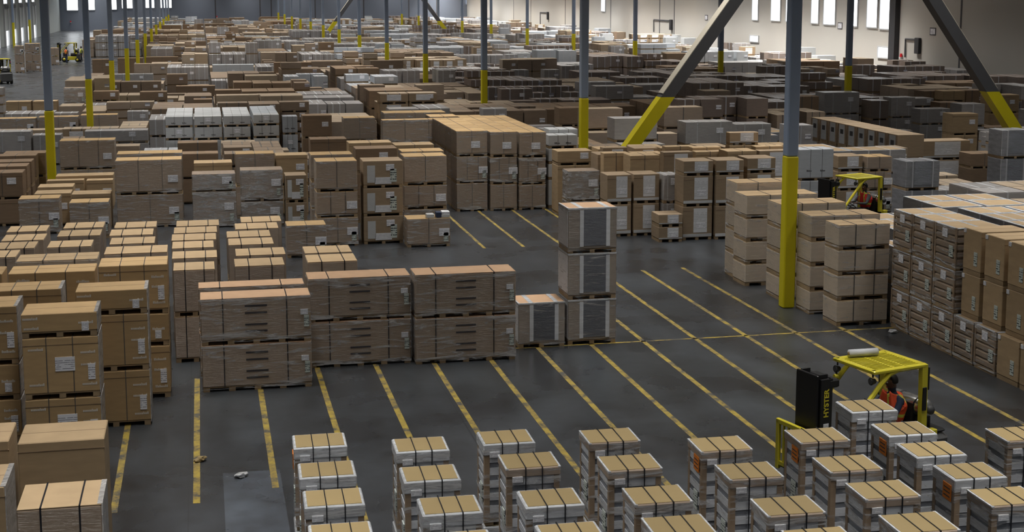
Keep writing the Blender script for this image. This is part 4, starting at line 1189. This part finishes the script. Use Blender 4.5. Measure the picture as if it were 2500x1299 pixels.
def standing():
    J = dict(fwd=(1, 0, 0), pelvis=(0, 0, 0.97), waist=(0.0, 0, 1.12), chest=(0.01, 0, 1.33), neck=(0.02, 0, 1.50), jaw=(0.035, 0, 1.565), head=(0.04, 0, 1.655), crown=(0.03, 0, 1.745))
    for s, k in ((1, 'l'), (-1, 'r')):
        J['shoulder_' + k] = (0.0, 0.19 * s, 1.40); J['elbow_' + k] = (-0.03, 0.25 * s, 1.11); J['wrist_' + k] = (0.09, 0.25 * s, 0.88)
        J['hip_' + k] = (0, 0.095 * s, 0.92); J['knee_' + k] = (0.05 * s, 0.11 * s, 0.50); J['ankle_' + k] = (0.10 * s, 0.11 * s, 0.085); J['toe_' + k] = (0.10 * s + 0.14, 0.12 * s, 0.035)
    return J

# ------------------------------------------------------------------ lift trucks
def text_mesh(txt, size):
    c = bpy.data.curves.new('lettering', 'FONT'); c.body = txt; c.size = size; c.extrude = 0.003; c.align_x = 'CENTER'; c.align_y = 'CENTER'; c.offset = 0.003; c.space_character = 1.02
    o = bpy.data.objects.new('lettering', c); COL.objects.link(o)
    dg = bpy.context.evaluated_depsgraph_get(); dg.update()
    me = bpy.data.meshes.new_from_object(o.evaluated_get(dg), depsgraph=dg)
    bpy.data.objects.remove(o); bpy.data.curves.remove(c)
    return me
def make_truck(loc, rz, label):
    r = thing('forklift', loc, rz, label, 'forklift', 'yellow lift trucks')
    Y, K, GR = 'truck_yellow', 'truck_black', 'truck_grey'
    m = MB()                                          # chassis: floor plate, side panels, cowl
    m.box(-0.75, 0.72, -0.50, 0.50, 0.22, 0.62, Y, 0.03); m.box(-0.70, 0.70, -0.46, 0.46, 0.62, 0.66, K)
    m.box(0.52, 0.78, -0.44, 0.44, 0.60, 1.02, K, 0.05); m.box(-0.72, -0.05, -0.42, 0.42, 0.62, 0.92, K, 0.03)
    m.box(0.30, 0.56, 0.50, 0.58, 0.28, 0.36, K); m.box(0.30, 0.56, -0.58, -0.50, 0.28, 0.36, K)
    link('chassis', m.mesh('chassis'), r)
    m = MB()
    m.box(-1.08, -0.70, -0.53, 0.53, 0.20, 0.98, GR, 0.09); m.box(-1.00, -0.66, -0.48, 0.48, 0.98, 1.03, K, 0.02); m.box(-0.78, -0.62, 0.40, 0.53, 0.90, 1.06, Y, 0.01)
    link('counterweight', m.mesh('counterweight'), r)
    # overhead guard
    m = MB()
    for s in (-1, 1):
        m.beam((-0.52, 0.45 * s, 1.02), (-0.50, 0.45 * s, 2.14), 0.09, 0.11, Y)
        m.tube([(1.02, 0.43 * s, 0.95), (0.92, 0.44 * s, 1.30), (0.62, 0.45 * s, 1.64), (0.36, 0.45 * s, 1.92), (0.20, 0.45 * s, 2.06), (0.04, 0.45 * s, 2.11), (-0.52, 0.45 * s, 2.12)], 0.042, Y, 8)
        m.box(-0.53, 0.54, 0.45 * s - 0.05, 0.45 * s + 0.05, 2.10, 2.155, Y, 0.012)
    m.box(0.44, 0.54, -0.46, 0.46, 2.10, 2.155, Y, 0.01); m.box(-0.55, -0.45, -0.48, 0.48, 2.10, 2.155, Y, 0.01)
    fr = link('overhead_guard', m.mesh('overhead_guard'), r)
    m = MB()
    for i in range(13):
        y = -0.36 + 0.06 * i
        m.box(-0.46, 0.46, y - 0.011, y + 0.011, 2.105, 2.15, Y)
    for x in (-0.15, 0.06): m.box(x - 0.02, x + 0.02, -0.41, 0.41, 2.10, 2.148, Y)
    link('guard_bars', m.mesh('guard_bars'), fr)
    def MS(mb, nm, sm=False):
        mb.v = [(v[0] + 0.25, v[1], v[2]) for v in mb.v]; return mb.mesh(nm, sm)
    # mast
    for s in (-1, 1):
        m = MB(); y = 0.28 * s
        m.box(0.94, 1.16, y - 0.025, y + 0.025, 0.10, 2.08, K); m.box(0.94, 0.97, y - 0.07 * (s > 0), y + 0.07 * (s < 0), 0.10, 2.08, K); m.box(1.13, 1.16, y - 0.07 * (s > 0), y + 0.07 * (s < 0), 0.10, 2.08, K)
        y = 0.21 * s
        m.box(0.98, 1.14, y - 0.022, y + 0.022, 0.14, 2.14, K)
        link('mast_upright', MS(m, 'mast_upright'), r)
    m = MB()
    m.box(1.16, 1.20, -0.26, 0.26, 0.5, 2.14, K, 0.01)
    for z in (0.25, 1.1, 1.96): m.box(0.92, 1.0, -0.30, 0.30, z, z + 0.12, K, 0.01)
    m.box(0.80, 1.0, -0.26, 0.31, 1.93, 2.06, K, 0.02)
    link('mast_crossbar', MS(m, 'mast_crossbar'), r)
    for s in (-1, 1):
        m = MB(); m.tube([(1.04, 0.17 * s, 0.2), (1.04, 0.17 * s, 1.95)], 0.045, GR, 10); m.tube([(1.04, 0.09 * s, 0.3), (1.04, 0.09 * s, 2.0)], 0.018, K, 6)
        link('lift_cylinder', MS(m, 'lift_cylinder', True), r)
    # carriage, backrest, forks
    m = MB(); m.box(1.20, 1.27, -0.52, 0.52, 0.12, 0.22, K); m.box(1.20, 1.27, -0.52, 0.52, 0.48, 0.58, K)
    for s in (-1, 1): m.box(1.19, 1.25, 0.3 * s - 0.05, 0.3 * s + 0.05, 0.12, 0.58, K)
    ca = link('carriage', MS(m, 'carriage'), r)
    m = MB()
    for s in (-1, 1): m.box(1.26, 1.32, 0.55 * s - 0.04, 0.55 * s + 0.04, 0.45, 1.25, Y, 0.01)
    m.box(1.26, 1.32, -0.59, 0.59, 1.19, 1.27, Y, 0.01); m.box(1.26, 1.31, -0.55, 0.55, 0.52, 0.58, Y)
    for i in range(8):
        y = -0.42 + 0.12 * i; m.box(1.27, 1.30, y - 0.014, y + 0.014, 0.58, 1.20, Y)
    link('load_backrest', MS(m, 'load_backrest'), r)
    for s in (-1, 1):
        m = MB(); y = 0.28 * s
        m.box(1.27, 1.33, y - 0.06, y + 0.06, 0.06, 0.62, K); m.box(1.33, 2.35, y - 0.06, y + 0.06, 0.06, 0.10, K)
        link('fork', MS(m, 'fork'), r)
    for x, rad, w, yy in ((0.62, 0.31, 0.20, 0.47), (-0.82, 0.25, 0.18, 0.44)):
        for s in (-1, 1):
            m = MB(); m.tube([(x, yy * s - w / 2, rad), (x, yy * s - w / 2 + 0.02, rad), (x, yy * s + w / 2 - 0.02, rad), (x, yy * s + w / 2, rad)], [rad - 0.03, rad, rad, rad - 0.03], 'rubber', 20)
            wo = link('wheel', m.mesh('wheel', True), r)
            h = MB(); h.tube([(x, yy * s - w / 2 - 0.012, rad), (x, yy * s + w / 2 + 0.012, rad)], rad * 0.5, Y, 14); link('hub', h.mesh('hub', True), wo)
    m = MB(); m.box(-0.52, -0.02, -0.24, 0.24, 0.90, 0.99, K, 0.03); m.beam((-0.50, 0, 0.97), (-0.58, 0, 1.42), 0.42, 0.09, K, (0, 1, 0))
    link('seat', m.mesh('seat'), r)
    m = MB(); c = Vector((0.30, 0, 1.22)); ax = Vector((-0.55, 0, 0.83)); u = Vector((0.83, 0, 0.55))
    m.tube([c + (u * math.cos(t) + Vector((0, 1, 0)) * math.sin(t)) * 0.17 for t in [2 * PI * k / 20 for k in range(21)]], 0.014, K, 6, False)
    m.tube([c - Vector((0, .16, 0)), c + Vector((0, .16, 0))], 0.012, K, 6); m.tube([c, c - ax * 0.38], 0.03, K, 8)
    link('steering_wheel', m.mesh('steering_wheel', True), r)
    m = MB(); z = 1.36; m.tube([(-0.70, -0.40, z), (-0.70, -0.36, z), (-0.70, 0.30, z), (-0.70, 0.36, z), (-0.70, 0.40, z)], [0.08, 0.155, 0.155, 0.13, 0.06], 'tank_silver', 18)
    m.tube([(-0.70, 0.40, z), (-0.70, 0.46, z)], 0.07, GR, 12)
    for y in (-0.2, 0.2): m.tube([(-0.70, y - 0.015, z), (-0.70, y + 0.015, z)], 0.162, 'strap_black', 18)
    m.box(-0.83, -0.60, -0.30, 0.30, 1.02, 1.21, K)
    link('gas_tank', m.mesh('gas_tank', True), r)
    for s in (-1, 1):
        m = MB(); m.tube([(0.46, 0.42 * s, 1.98), (0.54, 0.42 * s, 1.98)], [0.04, 0.06], K, 12); m.tube([(0.54, 0.42 * s, 1.98), (0.546, 0.42 * s, 1.98)], 0.045, 'truck_grey', 12)
        m.tube([(0.50, 0.42 * s, 2.04), (0.50, 0.42 * s, 2.12)], 0.014, K, 6)
        link('headlight', m.mesh('headlight'), r)
        m = MB(); m.box(-0.60, -0.57, 0.45 * s - 0.05, 0.45 * s + 0.05, 1.72, 2.10, K, 0.008); m.box(-0.605, -0.60, 0.45 * s - 0.035, 0.45 * s + 0.035, 1.84, 1.92, 'lamp_red')
        link('rear_lamp', m.mesh('rear_lamp'), r)
        m = MB(); m.box(-0.53, -0.45, 0.512 * s - 0.012, 0.512 * s + 0.012, 1.40, 1.78, K, 0.006)
        link('hand_grip', m.mesh('hand_grip'), r)
    m = MB(); m.tube([(0.50, -0.42, 1.86), (0.56, -0.42, 1.86)], [0.05, 0.035], 'truck_yellow', 10); m.tube([(0.52, -0.42, 1.90), (0.52, -0.42, 1.96)], 0.014, K, 6); link('marker_lamp', m.mesh('marker_lamp'), r)
    m = MB(); m.tube([(-0.95, -0.30, 1.06), (-0.95, -0.30, 1.36)], 0.028, K, 8); link('exhaust', m.mesh('exhaust'), r)
    if 'hyster' not in CACHE:
        me = text_mesh('HYSTER', 0.125); me.materials.clear(); me.materials.append(MATS['truck_yellow']); CACHE['hyster'] = me
    for s in (-1, 1):
        o = link('lettering', CACHE['hyster'], r)
        # upright along the mast, reading upward, on the outer face
        X = Vector((0, 0, 1)); Z = Vector((0, s, 0)); Yv = Z.cross(X)
        M = Matrix((X, Yv, Z)).transposed().to_4x4(); M.translation = Vector((1.30, 0.307 * s, 1.70))
        o.matrix_local = M; o['label'] = 'yellow maker lettering on the mast'
        m = MB(); m.box(1.25, 1.35, *sorted((0.305 * s, 0.31 * s)), 1.27, 1.38, 'label'); link('notice', m.mesh('notice'), r)
    return r
TRUCKS = [((10.43, 20.32, 0), math.radians(194.5), 'yellow lift truck with black mast in front of the short wrapped loads'),
          ((20.36, 41.54, 0), math.radians(197.0), 'yellow lift truck driven between the four-high loads and the bluish stack')]
t0 = None
for loc, rz, lab in TRUCKS: make_truck(loc, rz, lab)
person(TRUCKS[0][0], TRUCKS[0][1], seated(-0.4), 'vest_orange', 'navy', 'denim', 'dark-haired person in orange vest and navy sleeves in the lift truck before the wrapped loads')
person(TRUCKS[1][0], TRUCKS[1][1], seated(0.0), 'vest_red', 'grey_knit', 'trousers', 'person in a red vest and grey sleeves driving the lift truck among the stacks')
pf = G(10, 204); make_truck((pf.x, pf.y, 0), math.radians(110), 'yellow lift truck standing in the wide aisle, cut by the edge of the view')
pf = G(174, 151); make_truck((pf.x, pf.y, 0), math.radians(170), 'yellow lift truck far down the wide aisle with walkers beside it')
pw = G(165, 153); person((pw.x, pw.y - 1.1, 0), math.radians(60), standing(), 'vest_orange', 'grey_knit', 'denim', 'person in an orange vest and jeans standing before the truck far down the aisle')
pw = G(200, 152); person((pw.x, pw.y, 0), math.radians(200), standing(), 'reflective', 'navy', 'trousers', 'person in dark clothes standing beside the truck far down the aisle')
# roll of stretch film lying across the roof of the near truck
rl = MB(); rl.tube([(-0.25, 0, 0), (0.25, 0, 0)], 0.062, 'film_white', 16)
R_ = Matrix.Rotation(TRUCKS[0][1], 4, 'Z')
pr = Vector(TRUCKS[0][0]) + R_ @ Vector((0.06, -0.33, 2.155 + 0.062))
o = link('film_roll', rl.mesh('film_roll', True), None, pr); o.rotation_euler = (0, 0, math.radians(2))
tag(o, 'white roll of stretch film lying on the roof of the near lift truck', 'film roll')
c = MB(); c.tube([(-0.26, 0, 0), (0.26, 0, 0)], 0.028, 'card_dark', 12); link('core', c.mesh('core', True), o)
# ------------------------------------------------------------------ the packed crowd of cartons behind
MIDMAT = dict(br=('crowd_brown', 'crowd_brown', 'strap_grey'), tan=('crowd_tan', 'crowd_tan', 'strap_grey'), dkb=('card_dark', 'card_dark', 'strap_grey'), bw=('wrapped', 'crowd_tan', 'strap_grey'), bg=('wrapped_grey', 'wrapped_grey', 'strap_white'),
              dk=('wrapped_dark', 'wrapped_dark', 'strap_white'), wh=('white', 'white', 'strap_grey'), wb=('white_blue', 'film_white', 'strap_white'), cg=('clear_grey', 'film_white', 'strap_white'), np=('card_mid', 'crowd_tan', 'strap_grey'))
MIDNAME = dict(br='plain brown', tan='tan', dkb='dark brown', bw='brown film-wrapped', bg='grey-brown strapped', dk='dark film-wrapped', wh='white', wb='bluish white', cg='clear-wrapped grey', np='white-panelled')
def mid_mesh(kind, w, d, h, var):
    key = ('mid', kind, w, d, h, var)
    if key in CACHE: return CACHE[key]
    mb = MB(); hw, hd = w / 2, d / 2
    a, b, s = MIDMAT[kind]
    mb.box(-hw, hw, -hd, hd, 0.10, h - 0.012, a, 0.014); mb.box(-hw + .003, hw - .003, -hd + .003, hd - .003, h - 0.012, h, b)
    mb.box(-hw + 0.01, hw - 0.01, -hd + 0.01, hd - 0.01, 0.075, 0.10, 'wood')
    for i in range(3):
        x = -hw + 0.01 + (w - 0.13) * i / 2; mb.box(x, x + 0.11, -hd + 0.01, hd - 0.01, 0, 0.075, 'wood')
    for u in ((0.3, 0.7), (0.5,), ())[var % 3]:
        x = -hw + u * w; t = 0.03 if s == 'strap_white' else 0.02
        mb.box(x - t, x + t, -hd - 0.005, hd + 0.005, 0.10, h + 0.004, s)
    if var % 2 == 0: mb.box(hw * 0.35, hw * 0.35 + 0.26, -hd - 0.012, -hd, h * 0.5, h * 0.5 + 0.2, 'label')
    if kind == 'cg': mb.box(-hw + .09, hw - .09, -hd + .09, hd - .09, h - 0.01, h + 0.003, 'card_tan')
    if kind == 'np': mb.box(-hw * 0.5, hw * 0.5, -hd - 0.008, -hd, 0.16, h * 0.9, 'panel_print')
    CACHE[key] = mb.mesh('cardboard_carton')
    return CACHE[key]
BINS = [1400.0] * 140                  # per 20 px column: highest row already covered by nearer stacks
def corners(x0, x1, y0, y1, z):
    return [PJ(x, y, z) for x in (x0, x1) for y in (y0, y1)]
CAT = []                                # catalogued stacks: photo box that must stay visible
for s in S:
    ys = s['zs']
    z_lo = sorted(ys)[-2] if len(ys) > 1 else max(0, ys[0] - 0.6)
    if len(ys) > 2 and s['id'].startswith('WB'): z_lo = sorted(ys)[-3]
    if s['id'][0] in 'VUB' and len(ys) == 2: z_lo = ys[1] * 0.4
    a = PJ(s['x0'], s['y0'], ys[0]); b = PJ(s['x1'], s['y0'], z_lo)
    CAT.append((s['y0'], a[0], b[0], a[1], b[1]))
CAT.append((41.0, 2034, 2172, 420, 522)); CAT.append((pb.y - 0.5, 1996, 2176, 283, 352)); CAT.append((50.0, 1780, 1856, 328, 358))
def crowd():
    rnd = random.Random(11)
    out = []
    y = 44.0
    rows = []
    x = -16.5
    strips = []
    while x < XR - 1.5:
        w = rnd.uniform(2.6, 5.6); strips.append((x, min(x + w, XR - 0.8))); x += w + rnd.uniform(0.05, 0.25)
    for sx0, sx1 in strips:
        y = 44.0 + rnd.uniform(0, 2)
        while y < 290:
            L = rnd.uniform(1.4, 4.6) * (1 + y / 250)
            xm = (sx0 + sx1) / 2
            r = rnd.random()
            if xm > 15 and 60 < y < 112: kind = rnd.choices(('dk', 'bg', 'dkb', 'bw'), (5, 2, 2, 2))[0]
            elif xm > 15 and y >= 112: kind = rnd.choices(('wb', 'wh', 'bg', 'tan', 'dk', 'br', 'np'), (4, 2, 3, 2, 2, 2, 1))[0]
            elif xm > 15: kind = rnd.choices(('bg', 'tan', 'cg', 'bw', 'np'), (3, 3, 1, 3, 1))[0]
            else: kind = rnd.choices(('br', 'tan', 'bw', 'bg', 'wb', 'dkb', 'np'), (4, 2, 5, 5, 1.6, 3, 0.8))[0]
            w = rnd.choice((1.1, 1.2, 1.3, 1.6, 2.1)); d = rnd.choice((1.0, 1.1, 1.2, 1.3))
            h = rnd.choice((0.5, 0.85, 0.95, 1.05, 1.15)); n = max(1, round(rnd.uniform(1.5, 2.85) / h))
            w = (sx1 - sx0) / max(1, round((sx1 - sx0) / w)); yy = y
            while yy + d < y + L:
                xx = sx0
                while xx + w <= sx1 + 0.01:
                    nn = n if rnd.random() < 0.72 else max(1, n + rnd.choice((-1, -1, 1)))
                    if nn * h > 3.0: nn -= 1
                    if yy + d < 299 and rnd.random() < 0.96: out.append([xx, xx + w - 0.05, yy, yy + d - 0.05, h, nn, kind, rnd.randrange(6)])
                    xx += w
                yy += d
            y += L + rnd.uniform(0.1, 0.9)
    return out
def allowed(x0, x1, y0, y1):
    xm, ym = (x0 + x1) / 2, (y0 + y1) / 2
    if ym > 92 and x0 < (-14.5 if ym > 178 else (-6.3 if ym > 110 else -9.5)): return False
    if xm < 8 and ym < 51.5: return False
    if 8 <= xm < 14 and ym < 58.5: return False
    if 14 <= xm < 19 and ym < 53: return False
    if 19 <= xm < 24.5 and ym < 47.5: return False
    return True
GRID = {}
def cells(x0, x1, y0, y1):
    for i in range(int(x0 // 3), int(x1 // 3) + 1):
        for j in range(int(y0 // 3), int(y1 // 3) + 1): yield (i, j)
def occupy(r):
    for c in cells(*r): GRID.setdefault(c, []).append(r)
def free(r):
    for c in cells(*r):
        for q in GRID.get(c, ()):
            if r[0] < q[1] + 0.03 and q[0] < r[1] + 0.03 and r[2] < q[3] + 0.03 and q[2] < r[3] + 0.03: return False
    return True
for p in PLACED: occupy(p[:4])
for k in range(14):
    for px_, y_ in ((-5.67, 56.1 + 19.8 * k), (14.40, 33.2 + 19.85 * k), (34.9, 33.2 + 19.85 * k), (54.9, 33.2 + 19.85 * k)): occupy((px_ - 0.3, px_ + 0.3, y_ - 0.3, y_ + 0.3))
for xb in (16.5, 17.6, 31.8, 32.9): occupy((xb - 0.9, xb + 0.9, 52.75, 53.35)); occupy((xb - 0.9, xb + 0.9, 191.7, 192.3))
occupy((18.2, 22.6, 39.6, 43.0))
for p_ in ((10, 204), (174, 151)):
    q_ = G(*p_); occupy((q_.x - 2.4, q_.x + 2.4, q_.y - 2.0, q_.y + 2.0))
occupy((XR - 0.6, XR, 20, 300))
CR = []
# the packed block behind the flank-on row
rnd = random.Random(5)
for bx0, bx1, by0, by1, kinds, hh in ((17.45, 28.0, 24.4, 30.6, ('tan', 'cg', 'cg', 'wb'), 0.96), (16.2, 30.0, 31.0, 36.4, ('cg', 'bg', 'cg', 'tan'), 0.93), (24.8, 38.0, 36.8, 44.0, ('cg', 'tan', 'bg', 'bw', 'np'), 0.9)):
    x = bx0
    while x + 1.2 < bx1:
        kind = rnd.choice(kinds); y = by0
        while y + 1.0 < by1:
            if rnd.random() < 0.3: kind = rnd.choice(kinds)
            CR.append([x, x + 1.15, y, y + 0.96, hh, 3 if rnd.random() < 0.8 else 2, kind, rnd.randrange(6), 'blk'])
            y += 1.0
        x += 1.2
CR += [c + [''] for c in crowd() if allowed(*c[:4])]
for p in sorted(PLACED, key=lambda p: p[2]):
    pass
CR.sort(key=lambda c: c[2])
pl = sorted([p for p in PLACED], key=lambda p: p[2]); pi = 0
def cover(x0, x1, y0, y1, z):
    cs = corners(x0, x1, y0, y1, z)
    xa, xb = min(c[0] for c in cs), max(c[0] for c in cs); yt = min(c[1] for c in cs)
    for b in range(max(0, int(xa // 20) + 1), min(139, int(xb // 20))): BINS[b] = min(BINS[b], yt)
def seen(x0, x1, y0, y1, z):
    cs = corners(x0, x1, y0, y1, z)
    xa, xb = min(c[0] for c in cs), max(c[0] for c in cs); yt = min(c[1] for c in cs)
    if xb < -40 or xa > 2540: return 0
    return max([BINS[b] - yt for b in range(max(0, int(xa // 20)), min(139, int(xb // 20) + 1))] or [0]) * min(xb, 2500) - max(xa, 0) * 0 if False else max([BINS[b] - yt for b in range(max(0, int(xa // 20)), min(139, int(xb // 20) + 1))] or [0])
KEEP = []
for c in CR:
    x0, x1, y0, y1, h, n, kind, var, tagb = c
    while pi < len(pl) and pl[pi][2] <= y0:
        cover(*pl[pi][:5]); pi += 1
    if not free((x0, x1, y0, y1)): continue
    # keep surveyed stacks behind in sight: drop levels that would cover them
    while n > 0:
        cs = corners(x0, x1, y0, y1, n * h); xa, xb = min(q[0] for q in cs), max(q[0] for q in cs); yt = min(q[1] for q in cs)
        if any(k[0] > y1 and k[1] < xb - 3 and k[2] > xa + 3 and yt < k[4] - 3 for k in CAT): n -= 1
        else: break
    if n == 0: continue
    if seen(x0, x1, y0, y1, n * h) < 1: continue
    occupy((x0, x1, y0, y1)); cover(x0, x1, y0, y1, n * h)
    KEEP.append((x0, x1, y0, y1, h, n, kind, var, tagb))
def zone(x, y, tagb):
    if tagb: return 'packed in the %s block behind the flank-on row' % ('front' if y < 30.9 else ('middle' if y < 36.6 else 'rear'))
    if x < 4.5: k = max(0, round((y - 56.1) / 19.8)); return 'in the crowd around the %s wide aisle post' % ORD[k]
    if x < 24.7: k = max(0, round((y - 33.2) / 19.85)); return 'in the crowd around the %s middle row post' % ORD[k]
    k = max(0, round((y - 53.05) / 19.85)); return 'in the crowd around the %s pale wall row post' % ORD[k]
NIND, LIM = 0, 600
far = MB()
for x0, x1, y0, y1, h, n, kind, var, tagb in KEEP:
    if NIND < LIM:
        z_ = zone((x0 + x1) / 2, y0, tagb)
        for i in range(n):
            o = link(NAMES[kind], mid_mesh(kind, round(x1 - x0, 2), round(y1 - y0, 2), h, var), None, ((x0 + x1) / 2 + rnd.uniform(-.01, .01), (y0 + y1) / 2, i * (h + 0.005)))
            tag(o, '%s%s carton %s' % (level_words(n, i), MIDNAME[kind], z_), 'carton', '%s cartons %s' % (MIDNAME[kind], z_)); NIND += 1
    else:
        a, b, s_ = MIDMAT[kind]
        for i in range(n):
            z = i * h
            far.box(x0 + .03, x1 - .03, y0 + .03, y1 - .03, z, z + 0.1, 'wood')
            far.box(x0, x1, y0, y1, z + 0.1, z + h - 0.012, a); far.box(x0, x1, y0, y1, z + h - 0.012, z + h, b)
            if var % 2 == 0:
                xc = (x0 + x1) / 2 + 0.15; far.box(xc, xc + 0.28, y0 - 0.012, y0, z + h * 0.5, z + h * 0.5 + 0.2, 'label')
            if kind == 'np': far.box(x0 + 0.3, x1 - 0.3, y0 - 0.008, y0, z + 0.16, z + h * 0.9, 'panel_print')
            if s_ == 'strap_white':
                for u in (0.28, 0.72):
                    xc = x0 + u * (x1 - x0); far.box(xc - .03, xc + .03, y0 - 0.006, y1, z + 0.1, z + h + 0.004, s_)
tag(link('carton_crowd', far.mesh('carton_crowd')), 'packed crowd of brown, grey and white cartons filling the far end of the hall', 'cartons', None, 'stuff')
print('CROWD', len(KEEP), 'individual', NIND, 'objects', len(bpy.data.objects))
# small white carton lying on top of the panelled rows
